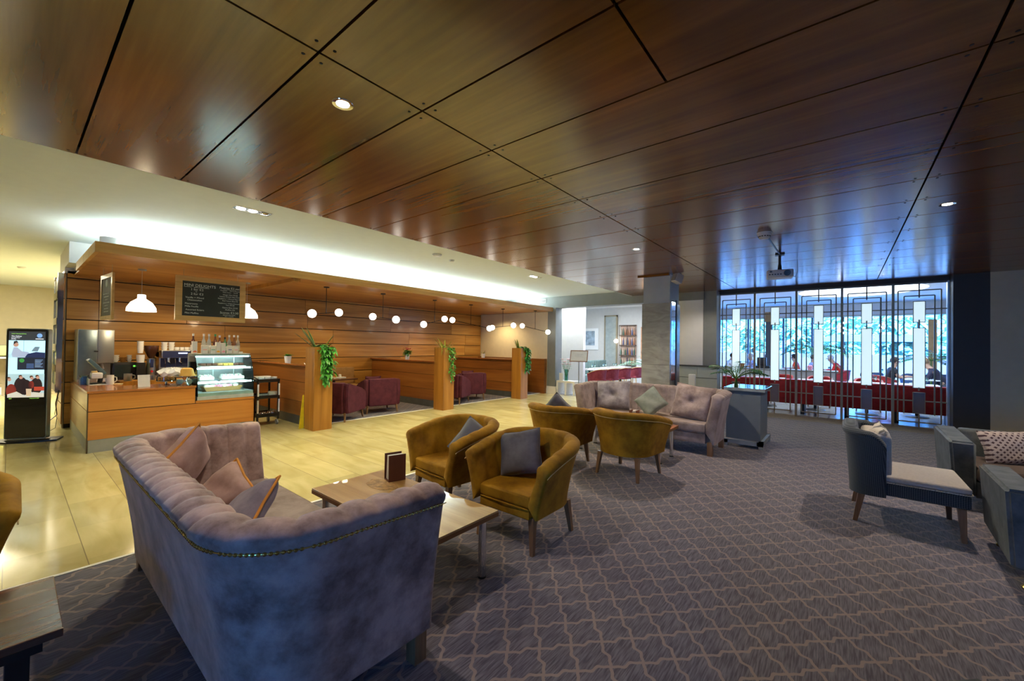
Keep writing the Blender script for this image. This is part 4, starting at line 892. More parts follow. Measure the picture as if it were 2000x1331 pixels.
def trailing(t, kind, seed, mat, n=70, length=.62, name='trailing_leaves', w=.06, spread=.10, lw=.07):
    random.seed(seed); mb = MB(); sm = MB(); h = 1.44
    strands = [(random.uniform(.02, .15), random.uniform(-.02, .16)) for _ in range(5)]
    for (sx, sy) in strands:
        L_ = length * random.uniform(.55, 1.0); pts = []
        x, y = sx, sy
        for k in range(14):
            f = k / 13; px_ = .06 + sx * .5 + (.16 if f > .15 else f) ; z = h + .06 * math.sin(min(f * 6, PI)) - max(0, f - .12) * L_ * 1.15
            pts.append((.12 + .09 * min(1, f * 5) + .01 * math.sin(k * 2 + sx * 40), sy + spread * .3 * math.sin(k * 1.3 + sx * 30), z))
        sm.tube(pts, .003, 5)
        for k, p in enumerate(pts):
            for _ in range(3 if kind == 'big' else 2):
                a = random.uniform(-PI * .6, PI * .6); mb.leaf(p, (math.cos(a) * .8 + .3, math.sin(a), random.uniform(-.6, .5)), (0, 0, 1), random.uniform(.7, 1.15) * w * 1.4, w * random.uniform(.8, 1.1), random.uniform(.4, 1.2), 4, .3)
    for _ in range(n):
        a = random.uniform(0, 2 * PI); r = random.uniform(0, .13); mb.leaf((r * math.cos(a) + .05, r * math.sin(a) + .03, h - .04 + random.uniform(0, .10)), (math.cos(a), math.sin(a), random.uniform(.1, 1.2)), (0, 0, 1), w * random.uniform(1.2, 2), w, .6, 4, .3)
    mb.build(name, mat, t); sm.build('trailing_stems', STEM, t)
def snake(t, seed, n, L0, L1, lean, w=.05):
    random.seed(seed); mb = MB(); ed = MB()
    for k in range(n):
        a = random.uniform(0, 2 * PI) if lean is None else lean + random.uniform(-.5, .5); l = random.uniform(L0, L1); e = random.uniform(.8, 2.2)
        p = (.07 * math.cos(a), .07 * math.sin(a), 1.43); d = (math.cos(a), math.sin(a), e)
        ed.leaf(p, d, (0, 0, 1), l, w, .05, 6, .25); mb.leaf(Vector(p) + Vector((0, 0, .004)), d, (0, 0, 1), l * .97, w * .6, .05, 6, .25)
        mb.leaf(Vector(p) - Vector((0, 0, .004)), d, (0, 0, 1), l * .97, w * .6, .05, 6, .25)
    mb.build('blade_leaves', plain('dark blade leaf', (.03, .12, .03), .35, var=.4, scale=30), t); ed.build('leaf_margins', LEAFY, t)
t = thing('trailing_pothos', 'bright green trailing plant with upright striped blades on the post nearest the bar', 'plant', (-7.33, 3.53, 0)); trailing(t, 'big', 4, LEAF, 70, .60, w=.065); snake(t, 3, 6, .40, .52, -2.3, .06); snake(t, 6, 2, .32, .36, 1.2, .05)
MB().tube([(0, 0, 1.38), (0.02, .02, 1.42)], .02).build('root_crown', STEM, t)
t = thing('spider_plant', 'spiky yellow edged plant with long thin trailers on the middle post', 'plant', (-7.42, 6.58, 0)); trailing(t, 'small', 9, LEAF, 20, .95, w=.04, spread=.12)
random.seed(8); mb = MB()
for k in range(46):
    a = random.uniform(0, 2 * PI); mb.leaf((.05 * math.cos(a), .05 * math.sin(a), 1.40), (math.cos(a), math.sin(a), random.uniform(.7, 2.6)), (0, 0, 1), random.uniform(.28, .5), .022, random.uniform(.2, 1.1), 7, .2)
mb.build('arching_blades', LEAFY, t)
t = thing('trailing_ivy', 'dense dark green trailing plant on the post farthest from the bar', 'plant', (-7.36, 9.45, 0)); trailing(t, 'big', 14, plain('ivy leaf', (.03, .20, .03), .45, var=.5, scale=20), 90, .85, w=.06); snake(t, 5, 3, .25, .4, -1.8, .05)
def potplant(x, y, z, label, kind):
    t = thing('potted_plant', label, 'pot plant', (x, y, z))
    MB().lathe([(0, 0), (.052, 0), (.068, .125), (.064, .13), (.055, .11), (0, .11)], n=24).build('pot', POT, t)
    random.seed(len(label)); mb = MB(); fl = MB()
    if kind == 'red':
        for k in range(90):
            a = random.uniform(0, 2 * PI); e = random.uniform(-.1, 1.4); r = random.uniform(0, .10); mb.leaf((r * math.cos(a) * .6, r * math.sin(a) * .6, .12 + random.uniform(0, .10)), (math.cos(a), math.sin(a), e), (0, 0, 1), .10, .05, .5, 3, .2)
        for k in range(60):
            a = random.uniform(0, 2 * PI); r = random.uniform(0, .13); fl.leaf((r * math.cos(a), r * math.sin(a), .24 + random.uniform(0, .06)), (math.cos(a + 1), math.sin(a + 1), random.uniform(0, .9)), (0, 0, 1), .05, .03, .3, 3, .2)
        fl.build('red_flowers', plain('red petal', (.55, .02, .04), .5, var=.4, scale=40), t)
    elif kind == 'green':
        for k in range(16):
            a = 2 * PI * k / 16 + random.uniform(-.2, .2); mb.leaf((0, 0, .11), (math.cos(a), math.sin(a), random.uniform(.6, 1.6)), (0, 0, 1), random.uniform(.14, .2), .05, .5, 5, .2)
    else:
        for a, e, l in ((-2.4, 1.0, .16), (.6, .9, .12), (1.2, 2.2, .10)): mb.leaf((0, 0, .11), (math.cos(a), math.sin(a), e), (0, 0, 1), l, .05, .2, 5, .2)
        for k in range(4): fl.leaf((.0, .0 + .01 * k, .12), (.3, .9 - .2 * k, 1.4), (0, 0, 1), .14, .03, .1, 4, .2)
        fl.build('red_buds', plain('red bud', (.45, .05, .02), .5), t)
    mb.build('leaves', LEAF, t); return t
potplant(-8.62, 3.52, 1.141, 'white pot with a bushy green plant on the first divider ledge', 'green')
potplant(-8.92, 6.62, 1.141, 'white pot with red flowers on the second divider ledge', 'red')
potplant(-8.88, 9.50, 1.141, 'white pot with sparse orchid leaves and red buds on the third ledge', 'orchid')
on('glass_dish', MB().lathe([(0, 0), (.05, 0), (.07, .03), (.065, .032), (.045, .008), (0, .008)], (-7.72, 3.50, 1.141), 18), CHROME, 'small shiny dish at the end of the first divider ledge', 'dish')
on('wet_floor_sign', MB().loft([[(-7.58, 3.30, 0), (-7.555, 3.30, 0), (-7.555, 3.38, 0), (-7.58, 3.38, 0)], [(-7.565, 3.352, .60), (-7.555, 3.352, .60), (-7.555, 3.375, .60), (-7.565, 3.375, .60)]]), plain('yellow plastic', (.70, .55, .02), .4), 'folded yellow floor sign leaning behind the post nearest the bar', 'sign', smooth=False)
# ball lamps
def ball_lamp(x, y, ztop, zc, ang, L1, L2, tilt, label):
    t = thing('globe_pendant', label, 'pendant lamp', (x, y, zc), math.radians(ang), 'globe pendants in the booths')
    top = 2.662 - zc
    MB().lathe([(0, top - .02), (.05, top - .02), (.055, top), (0, top)], n=20).cyl((0, 0, 0), (0, 0, top - .015), .006, n=8).build('stem', BLKM, t)
    s = math.sin(math.radians(tilt)); c = math.cos(math.radians(tilt))
    a = Vector((0, -L1 * c, L1 * s)); b = Vector((0, L2 * c, -L2 * s))
    MB().cyl(a, b, .007, n=8).sph((0, 0, 0), .012, n=8).build('arm', BLKM, t)
    for p, q in ((a, -1), (b, 1)):
        g_ = MB().sph(p + Vector((0, q * .06 * c, -q * .06 * s)), .078, n=24).build('globe', GLOBE, t)
        MB().cyl(p, p + Vector((0, q * .02, -q * .02 * s)), .02, n=12).build('socket', BLKM, g_)
for args in ((-8.0, 3.97, 0, 2.14, 26, .34, .34, -6, 'globe pendant nearest the bar with almost level arm'), (-7.97, 5.24, 0, 2.12, -90, .34, .44, 6, 'second globe pendant from the bar with arm dropping to the right'),
             (-8.0, 6.75, 0, 2.12, 14, .39, .39, -12, 'third globe pendant from the bar with arm rising to the right'), (-8.03, 8.07, 0, 2.12, -62, .49, .49, 12, 'fourth globe pendant from the bar with long sloping arm'),
             (-8.08, 9.5, 0, 2.12, -86, .34, .34, -4, 'fifth globe pendant from the bar with arm rising to the right'), (-7.62, 10.55, 0, 2.08, -54, .36, .36, 13, 'globe pendant farthest from the bar by the cream wall')):
    ball_lamp(*args)
# wine armchairs, tables, bench, cushions
def armchair(label, x, y, rz):
    t = thing('booth_armchair', label, 'armchair', (x, y, 0), rz, 'wine armchairs in the booths')
    mb = MB()
    def side(s):
        prof = [(-.36, .17), (.32, .17), (.34, .40), (.31, .56), (.20, .62), (-.10, .70), (-.30, .76), (-.38, .74), (-.40, .45)]
        m = MB(); m.loft([[(s * .30, p[0], p[1]) for p in prof], [(s * .40, p[0], p[1]) for p in prof]])
        ed = [e for e in m.bm.edges]; bmesh.ops.bevel(m.bm, geom=ed, offset=.02, segments=2, affect='EDGES'); return m
    for s in (-1, 1): side(s).build('arm', WINE, t, ang=60)
    MB().box(-.31, .31, -.42, -.28, .17, .77, .03, 3).build('backrest', WINE, t, ang=60)
    MB().box(-.298, .298, -.28, .31, .17, .34, .01).build('base', WINE, t, ang=60)
    MB().box(-.295, .295, -.275, .33, .342, .45, .035, 3).build('seat_cushion', WINE, t, ang=60)
    for sx in (-1, 1):
        for y_, s2 in ((.28, 1), (-.34, -1)): MB().cyl((sx * .32, y_, .18), (sx * .34, y_ + .03 * s2, .006), .028, .016, 10).build('leg', LEGW, t)
    return t
A0 = armchair('wine armchair seen from behind, right of the first booth table', -8.3, 5.35, math.radians(75))
dup(A0, (-7.98, 4.28, 0), math.radians(30), 'wine armchair half hidden behind the post nearest the bar')
dup(A0, (-8.10, 7.50, 0), math.radians(25), 'wine armchair half hidden behind the middle planter post')
dup(A0, (-8.35, 8.35, 0), math.radians(62), 'wine armchair standing free in the second booth')
dup(A0, (-8.45, 10.38, 0), math.radians(75), 'wine armchair in the farthest booth beside the grey wall')
for i, (x, y) in enumerate(((-9.15, 4.75), (-9.2, 7.9), (-9.2, 10.3))):
    lb = ('dark booth table with a tray in the first booth', 'dark booth table in the second booth', 'dark booth table in the farthest booth')[i]
    t = thing('booth_table', lb, 'table', (x, y, 0))
    MB().box(-.36, .36, -.40, .40, .70, .73, .006).build('tabletop', DARKT, t)
    MB().cyl((0, 0, .03), (0, 0, .70), .035).build('pedestal', BLKM, t); MB().lathe([(0, 0.007), (.24, 0.007), (.22, .02), (.05, .045), (0, .045)], n=28).build('foot', BRASS, t)
    t = thing('booth_bench', ('leather bench against the planks in the first booth', 'leather bench against the planks in the second booth', 'leather bench against the planks in the farthest booth')[i], 'bench', (-10.2, y, 0))
    hl = (1.05, 1.05, .55)[i]; t.location.y = (4.9, 8.05, 10.25)[i]
    MB().box(-.28, .30, -hl, hl, .10, .34, .02).build('base', DGREY, t); MB().box(-.28, .30, -hl, hl, .342, .46, .03).build('seat', plain('tan leather', (.30, .17, .06), .5), t); MB().box(-.29, -.14, -hl, hl, .46, .90, .04).build('backrest', plain('tan leather', (.30, .17, .06), .5), t)
on('small_tray', MB().box(-9.25, -9.05, 4.70, 5.00, .731, .75, .004), POT, 'white tray on the first booth table', 'tray', smooth=False)
for j, (y, m, lb) in enumerate(((4.78, ORANGE, 'small orange pot on the white booth tray'), (4.90, POT, 'small white pot on the white booth tray'))):
    on('condiment_pot', MB().lathe([(0, 0), (.03, 0), (.032, .06), (0, .065)], (-9.15, y, .751), 14), m, lb, 'pot')

# ---- cushion builder
def cushion(name, label, M, w, h, d, mat, cat='cushion', pipe=None, puff=4, tuft=False, seed=1, group=None):
    t = bpy.data.objects.new(name, None); COL.objects.link(t); t.matrix_world = M; tag(t, label, cat, group)
    random.seed(seed); N = 16; mb = MB(); sides = []
    cr = [random.uniform(-.03, .03) for _ in range(8)]
    for s in (1, -1):
        g_ = []
        for i in range(N + 1):
            row = []
            for j in range(N + 1):
                u = -1 + 2 * i / N; v = -1 + 2 * j / N
                f = ((1 - abs(u) ** puff) * (1 - abs(v) ** puff)) ** .5 if abs(u) < 1 and abs(v) < 1 else 0
                pin = 1 - .07 * (1 - abs(u * v)) * (abs(u) ** 6 + abs(v) ** 6)
                th = d * .5 * f * (1 + cr[0] * 4 * math.sin(5 * u + 3 * v) + cr[1] * 3 * math.sin(7 * v - 4 * u))
                if tuft:
                    rr = math.hypot(u, v); th *= 1 - .85 * math.exp(-rr * rr * 14); th *= 1 + .07 * math.sin(8 * math.atan2(v, u)) * min(1, rr * 2)
                row.append((u * w / 2 * pin, s * th, v * h / 2 * pin))
            g_.append(row)
        sides.append(g_)
    V = {}
    def vert(s, i, j):
        k = (0, i, j) if i in (0, N) or j in (0, N) else (s, i, j)
        if k not in V: V[k] = mb._v(sides[s][i][j])
        return V[k]
    for s in (0, 1):
        for i in range(N):
            for j in range(N): mb._f((vert(s, i, j), vert(s, i + 1, j), vert(s, i + 1, j + 1), vert(s, i, j + 1)))
    mb.build('cover', mat, t, ang=80)
    edge = [sides[0][i][0] for i in range(N + 1)] + [sides[0][N][j] for j in range(1, N + 1)] + [sides[0][i][N] for i in range(N - 1, -1, -1)] + [sides[0][0][j] for j in range(N - 1, -1, -1)]
    if pipe: MB().tube(edge, .008, 8, False).build('piping', pipe, t)
    else: MB().tube(edge, .0035, 6, False).build('seam', mat, t)
    if tuft: MB().sph((0, -.018, 0), .014, (1, .5, 1), 12).build('button', mat, t)
    return t
def RM(loc, rx=0, ry=0, rz=0): return Matrix.Translation(loc) @ Matrix.Rotation(math.radians(rz), 4, 'Z') @ Matrix.Rotation(math.radians(rx), 4, 'X') @ Matrix.Rotation(math.radians(ry), 4, 'Y')
cushion('cushion', 'floral cushion on the bench of the first booth', RM((-9.98, 4.1, .66), -15, 0, 80), .42, .40, .14, PATT)
cushion('cushion', 'wine cushion on the right armchair of the first booth', RM((-8.42, 5.30, .64), 15, 0, 75), .36, .32, .12, WINE)
cushion('cushion', 'wine cushion on the armchair of the second booth', RM((-8.5, 8.42, .64), 15, 0, 62), .36, .32, .12, WINE)

# ================================================================== LOUNGE FURNITURE
def upath(W_, D_, r, ds=.02):
    """open U seen from above: right arm tip -> round the back -> left arm tip; (x, y, nx, ny, s)"""
    pts = []; s = 0
    def add(x, y, nx, ny):
        nonlocal s
        if pts: s += math.hypot(x - pts[-1][0], y - pts[-1][1])
        pts.append((x, y, nx, ny, s))
    n = max(2, int((D_ - r) / ds))
    for k in range(n): add(W_ / 2, D_ / 2 - (D_ - r) * k / n, 1, 0)
    m = max(4, int(r * PI / 2 / ds))
    for k in range(m): a = -PI / 2 * k / m; add(W_ / 2 - r + r * math.cos(a), -D_ / 2 + r + r * math.sin(a), math.cos(a), math.sin(a))
    n2 = max(1, int((W_ - 2 * r) / ds))
    for k in range(n2): add(W_ / 2 - r - (W_ - 2 * r) * k / n2, -D_ / 2, 0, -1)
    for k in range(m): a = -PI / 2 - PI / 2 * k / m; add(-W_ / 2 + r + r * math.cos(a), -D_ / 2 + r + r * math.sin(a), math.cos(a), math.sin(a))
    for k in range(n + 1): add(-W_ / 2, -D_ / 2 + r + (D_ - r) * k / n, -1, 0)
    return pts
def ushell(W_, D_, r, H, z0, t, flare, seatz, roll=.05, pitch=0, amp=0, ds=.02, endlean=0.0):
    P = upath(W_, D_, r, ds); mb = MB(); rings = []; line = []; T = P[-1][4]; tiplines = ([], [])
    for idx, (x, y, nx, ny, s) in enumerate(P):
        h = H(x, y, s / T); sec = []
        for k in range(7):
            f = k / 6; sec.append((t / 2 + flare * f ** 1.4, z0 + (h - roll * 1.9 - z0) * f, 0))
        c = flare * 1.0; rr = roll; ro = t / 2 + .012
        for k in range(9):
            a = -.35 + (PI + .7) * k / 8; sec.append((c + ro * math.cos(a) * (1 + .12 * (a < .3)), h - rr + rr * math.sin(a), 1 if a > 1.2 else 0))
        for k in range(1, 7):
            f = 1 - k / 6; zz = seatz - .06 + (h - roll * 1.9 - seatz + .06) * f; sec.append((-t / 2 + flare * f ** 1.4, zz, 1))
        fl = 0
        if pitch and amp: fl = amp * (abs(math.sin(PI * s / pitch)) ** .5 - .6)
        e = min(s, T - s); q = 1.0
        if e < .03: q = .72 + .28 * math.sqrt(max(0, 1 - ((.03 - e) / .03) ** 2))
        ring = []
        for (o, z, inner) in sec:
            f = max(0, (z - z0) / (h - z0)); cc = flare * f ** 1.4; o2 = cc + (o - cc) * q
            if inner: o2 -= fl
            if f > .90: z = z + fl * .5
            yy = y + ny * o2 + (endlean * f if e < .4 else 0) * (1 - min(1, e / .4))
            ring.append((x + nx * o2, yy, z))
        rings.append(ring)
        zl = h - roll * 1.9 + .004; line.append((x + nx * (t / 2 + flare + .006), y + ny * (t / 2 + flare + .006) + (endlean if e < .4 else 0) * (1 - min(1, e / .4)), zl))
    mb.loft(rings, True, True)
    return mb, line, rings, P
def inner_poly(W_, D_, r, t, inset=.0, y1=None, flare=0):
    P = upath(W_, D_, r, .05); o = -t / 2 - inset + flare
    return [(x + nx * o, min(y + ny * o, 9)) for x, y, nx, ny, s in P]

def tub_chair():
    t = thing('tub_chair', 'mustard velvet tub chair', 'armchair', (0, 0, 0), 0, 'mustard velvet tub chairs')
    W_, D_, r = .565, .60, .27
    H = lambda x, y, u: .675 + .125 * (max(0, min(1, (.30 - y) / .52)) ** .8)
    mb, line, rings, P = ushell(W_, D_, r, H, .28, .085, .085, .42, .042, .135, .010, .014)
    mb.build('shell', MUST, t, ang=75)
    MB().tube(line, .0035, 6, False).build('welt', plain('pale stitched welt', (.55, .40, .16), .6), t)
    poly = [(x, y) for x, y in inner_poly(W_, D_, r, .085, -.004) if y < .29]
    poly = [(poly[0][0], .285)] + poly + [(poly[-1][0], .285)]
    MB().prism([(x * .995, y) for x, y in poly], .335, .435, .022, 3).build('seat_cushion', MUST, t, ang=60)
    MB().prism([(x * 1.0, y - .0) for x, y in poly], .26, .336, .008).build('seat_frame', MUST, t, ang=60)
    MB().tube([(poly[0][0] * .98, .288, .337), (0, .296, .339), (poly[-1][0] * .98, .288, .337)], .005, 6).build('seat_piping', MUST, t)
    for sx, sy in ((1, 1), (-1, 1), (1, -1), (-1, -1)):
        mb = MB(); a, b = .024, .014; x0, y0 = sx * .245, sy * .24 - .005; x1, y1 = sx * .27, sy * .275 - .005
        mb.loft([[(x1 + i * b, y1 + j * b, .005) for i, j in ((-1, -1), (1, -1), (1, 1), (-1, 1))], [(x0 + i * a, y0 + j * a, .27) for i, j in ((-1, -1), (1, -1), (1, 1), (-1, 1))]])
        mb.build('leg', LEGW, t, False)
    return t
TA = tub_chair(); TA.location = (-2.035, 2.715, 0); TA.rotation_euler = (0, 0, math.radians(180)); TA['label'] = 'mustard velvet tub chair nearest the camera, right of the brown coffee table, dark cushion inside'
dup(TA, (-2.99, 2.80, 0), math.radians(174), 'mustard velvet tub chair behind the coffee table, grey cushion on its right side')
dup(TA, (-2.04, 4.82, 0), math.radians(-6), 'mustard velvet tub chair seen from behind in front of the taupe sofa')
dup(TA, (-2.92, 4.66, 0), math.radians(2), 'mustard velvet tub chair seen from behind, partly hidden by the nearest chair')
dup(TA, (-3.57, -.37, 0), math.radians(-90), 'mustard velvet tub chair cut off by the left edge behind the dark table')

def sofa(name, label, mat, loc, rz, seatmat, nails=False, group=None):
    t = thing(name, label, 'sofa', loc, rz, group)
    W_, D_, r, th, fl = 2.06, .74, .20, .13, .095
    H = lambda x, y, u: .905 - .02 * max(0, min(1, (y + .1) / .45))
    mb, line, rings, P = ushell(W_, D_, r, H, .17, th, fl, .40, .046, .125, .023, .0104, -.02)
    mb.build('shell', mat, t, ang=75)
    if nails:
        mb = MB(); acc = 0; mb.tube(line, .0025, 6, False)
        for a, b in zip(line, line[1:]):
            acc += (Vector(b) - Vector(a)).length
            if acc > .0205: acc -= .0205; mb.sph(b, .0078, n=8)
        mb.build('nailhead_trim', BRASS, t)
    else: MB().tube(line, .004, 6, False).build('welt', seatmat, t)
    poly = [(x, y) for x, y in inner_poly(W_, D_, r, th, -.004) if y < .36]
    poly = [(poly[0][0], .355)] + poly + [(poly[-1][0], .355)]
    MB().prism([(x, y) for x, y in poly], .17, .315, .01).build('seat_base', mat, t, ang=60)
    MB().prism([(x, y + (.02 if y > .3 else 0)) for x, y in poly], .318, .455, .035, 4).build('seat_cushion', seatmat, t, ang=60)
    for sx in (-1, 1):
        for y in (.32, -.36): MB().box(sx * 1.03 - .035, sx * 1.03 + .035, y - .035, y + .035, .004, .20, .004).build('leg', LEGW, t)
    return t
SF1 = sofa('sofa', 'mauve velvet curved sofa with brass nailheads seen from behind, nearest the camera', MAUVE, (-2.65, .965, 0), 0, TAUPE, True)
SF2 = sofa('sofa', 'taupe velvet curved sofa in front of the limestone column', TAUPE, (-2.50, 6.66, 0), math.radians(180), TAUPE, False)
cushion('cushion', 'mauve cushion with orange piping at the far end of the near sofa', RM((-3.47, .77, .735), -14, 38, -45), .36, .36, .16, BLUSH, pipe=ORANGE, seed=3)
cushion('cushion', 'blush pink cushion with orange piping in the middle of the near sofa', RM((-2.90, .82, .615), -38, 30, 20), .34, .34, .15, BLUSH, pipe=ORANGE, seed=4)
cushion('cushion', 'bluish mauve cushion with orange piping lying nearer the camera on the sofa', RM((-2.55, .83, .605), -45, 42, -14), .34, .34, .14, BLUC, pipe=ORANGE, seed=5)
cushion('cushion', 'large crushed velvet cushion at the left end of the taupe sofa', RM((-3.14, 6.72, .70), -14, -3, 6), .60, .50, .20, velvet('crushed grey velvet', (.17, .15, .17), (.36, .33, .35), 6, .5), seed=6, tuft=True)
cushion('cushion', 'sage cushion standing on its corner in the middle of the taupe sofa', RM((-2.42, 6.58, .66), -22, 45, 0), .40, .40, .14, SAGE, seed=7)
cushion('cushion', 'large crushed velvet cushion at the right end of the taupe sofa', RM((-1.80, 6.66, .71), -16, 6, -6), .60, .54, .20, velvet('crushed brown velvet', (.20, .15, .14), (.40, .32, .30), 6, .5), seed=8, tuft=True)
cushion('cushion', 'dark grey cushion tilted in the nearest tub chair', RM((-2.16, 2.80, .625), -24, -14, 14), .38, .38, .14, SLATE, seed=9)
cushion('cushion', 'grey cushion leaning on the right inner side of the second tub chair', RM((-2.77, 2.86, .60), -18, 38, 50), .38, .36, .13, plain('grey cushion cloth', (.17, .18, .19), .85, var=.1, sheen=.2), seed=10)
cushion('cushion', 'dark cushion tip showing above the hidden tub chair back', RM((-2.98, 4.66, .66), -12, 40, 20), .38, .38, .13, SLATE, seed=12)

def coffee_table(label, loc, top, rz=0):
    t = thing('coffee_table', label, 'coffee table', loc, rz)
    L_, D_ = 1.34, .62
    MB().box(-L_ / 2 + .002, L_ / 2 - .002, -D_ / 2 + .002, D_ / 2 - .002, .4322, .444, .001).build('tabletop', top, t, False)
    MB().box(-L_ / 2, L_ / 2, -D_ / 2, D_ / 2, .405, .432, .002).build('wooden_edge', plain('walnut edging', (.22, .10, .03), .4), t, False)
    for sx in (-1, 1):
        for sy in (-1, 1):
            x, y = sx * (L_ / 2 - .075), sy * (D_ / 2 - .075)
            l = MB().cyl((x, y, .018), (x, y, .405), .026, n=24).build('leg', CHROME, t); MB().cyl((x, y, .005), (x, y, .018), .028, n=24).build('foot_cap', BLACK, l)
    return t
coffee_table('glass-topped coffee table with chrome legs between the near sofa and tub chairs', (-2.455, 1.775, 0), REDT)
coffee_table('reddish coffee table with chrome legs in front of the taupe sofa', (-2.48, 5.71, 0), wood('red brown top', [(0.3, (0.28, 0.08, 0.03)), (0.7, (0.45, 0.16, 0.06))], 'x', 1.2, .2, .2, varamt=.05, bstr=0))
def menu_holder(loc, rz, label, cover):
    t = thing('menu_holder', label, 'menu holder', loc, rz)
    MB().box(-.07, .07, -.052, -.044, 0, .21, .002).box(-.07, .07, .044, .052, 0, .21, .002).box(-.07, .07, -.05, .05, 0, .008).build('cover', cover, t, False)
    for k in range(4):
        mb = MB(); mb.M = Matrix.Rotation(math.radians(-6 + 4 * k), 4, 'X'); mb.box(-.062, .062, -.032 + .019 * k, -.026 + .019 * k, .012, .20); mb.build('menu_sheet', PAPER, t, False)
    return t
menu_holder((-2.83, 2.00, .445), math.radians(75), 'dark leather menu holder standing open on the near coffee table', LEATH)
menu_holder((-2.30, 5.62, .445), math.radians(95), 'brown menu holder on the coffee table before the taupe sofa', plain('brown leather', (.25, .08, .03), .4))
t = thing('sugar_pot', 'small white lidded pot on the coffee table before the taupe sofa', 'pot', (-1.97, 5.72, .445))
MB().lathe([(0, 0), (.04, 0), (.062, .03), (.06, .065), (.04, .085), (0, .085)], n=24).build('body', POT, t); MB().lathe([(.042, .086), (.03, .10), (.008, .105), (.013, .12), (0, .128)], n=20).build('lid', POT, t)
on('folded_napkin', MB().loft([[(-2.17, 5.66, .446), (-2.05, 5.66, .446), (-2.05, 5.78, .446), (-2.17, 5.78, .446)], [(-2.115, 5.70, .51), (-2.105, 5.70, .51), (-2.105, 5.75, .51), (-2.115, 5.75, .51)]]), SLATE, 'dark folded napkin between the menu holder and the white pot', 'napkin', smooth=False)
on('carved_inlay', MB().prism([(-2.80 + (.16 + .02 * math.sin(a * 5)) * math.cos(a), 1.86 + .09 * math.sin(a)) for a in [2 * PI * k / 24 for k in range(24)]], .4445, .446), plain('brown paper mat', (.30, .17, .06), .6, var=.5, scale=30), 'irregular brown mat lying flat on the near coffee table', 'mat')

# grey planter cabinet with palm, right of the taupe sofa
t = thing('planter_cabinet', 'grey planter cabinet on a low plinth at the right end of the taupe sofa', 'cabinet', (-1.22, 7.66, 0))
GC = plain('slate blue paint', (.12, .145, .155), .45, var=.05)
MB().box(-.24, .24, -.36, .36, .12, .88, .004).build('body', GC, t, False)
MB().box(-.27, .30, -.40, .40, .88, .93, .005).build('rim', plain('glossy grey top', (.25, .29, .30), .12, coat=.6), t, False)
MB().box(-.26, .28, -.42, -.36, .05, .11).box(.20, .28, -.42, .42, .05, .12).box(.22, .28, -.42, -.34, .0, .12).box(.22, .28, .34, .42, 0.0, .12).box(-.26, -.20, -.42, -.36, 0, .1).build('plinth', plain('grey plinth', (.25, .28, .30), .5), t, False)
def palm(name, label, loc, h0, n, L_, seed, mat=LEAFD, stemh=.35, pot=None, up=1.0, w=.028, arc=(0, 6.283)):
    t = thing(name, label, 'palm', loc); random.seed(seed)
    if pot: MB().lathe([(0, 0), (.15, 0), (.19, .36), (.17, .37), (.16, .33), (0, .33)], n=24).build('pot', pot, t)
    st = MB(); mb = MB()
    for k in range(n):
        a = arc[0] + (arc[1] - arc[0]) * (k + random.uniform(-.3, .3)) / n; e = random.uniform(.5, 1.6) * up; l = L_ * random.uniform(.75, 1.15); d = Vector((math.cos(a), math.sin(a), e)).normalized()
        pts = []
        for q in range(9):
            f = q / 8; pts.append(Vector((0, 0, h0)) + d * (l * f) + Vector((0, 0, -.45 * l * f * f)))
        st.tube(pts, [.007 * (1 - .7 * q / 8) + .001 for q in range(9)], 5)
        side = d.cross(Vector((0, 0, 1))).normalized()
        for q in range(2, 9):
            for f2 in (0, .5):
                if q == 8 and f2: continue
                p = pts[q] if not f2 else (pts[q] + pts[min(q + 1, 8)]) / 2
                dd = (pts[min(q + 1, 8)] - pts[q - 1]).normalized()
                for s in (-1, 1): mb.leaf(p, dd * .75 + side * s * .8 + Vector((0, 0, -.1)), (0, 0, 1), l * .34 * (1.15 - .09 * q), w, .25, 3, .1)
    for k in range(3): st.tube([(.02 * math.cos(k * 2), .02 * math.sin(k * 2), h0 - stemh), (0, 0, h0)], .014, 6)
    mb.build('fronds', mat, t); st.build('stalks', STEM, t); return t
palm('cabinet_palm', 'dark green palm rising from the grey planter cabinet', (-1.36, 7.52, .93), .12, 11, .62, 31, stemh=.12, w=.022, up=1.3)

# slipper chair
t = thing('slipper_chair', 'low armless chair in teal weave with beige seat, standing alone at right', 'chair', (.44, 5.18, 0), math.radians(-90))
W_ = .68
mb, line, rings, P = ushell(W_, .20, .09, lambda x, y, u: .87 - .10 * max(0, (y + .02) / .12) ** 2 - .035 * (abs(x) / .34) ** 4, .27, .09, .035, .42, .04, 0, 0, .02)
mb.bm.transform(Matrix.Translation((0, -.245, 0))); mb.build('backrest', TEALW, t, ang=70)
MB().box(-.29, .29, -.30, -.10, .42, .80, .05, 4).build('inner_back', BEIGE, t, ang=70)
MB().box(-.355, .355, -.22, .36, .285, .40, .02, 3).build('seat_frame', TEALW, t, ang=60)
MB().box(-.352, .352, -.22, .365, .402, .455, .024, 3).build('seat_pad', BEIGE, t, ang=60)
MB().tube([(-.355, -.2, .402), (-.357, .355, .402), (-.34, .367, .402), (.34, .367, .402), (.357, .355, .402), (.355, -.2, .402)], .006, 6).build('piping', plain('two tone cord', (.5, .45, .35), .8, var=.6, scale=120), t)
for sx in (-1, 1):
    for y0, y1 in ((.31, .325), (-.30, -.35)):
        mb = MB(); a, b = .026, .016; x0 = sx * .30
        mb.loft([[(x0 + i * b, y1 + j * b, .005) for i, j in ((-1, -1), (1, -1), (1, 1), (-1, 1))], [(x0 + i * a, y0 + j * a, .29) for i, j in ((-1, -1), (1, -1), (1, 1), (-1, 1))]]); mb.build('leg', LEGW, t, False)
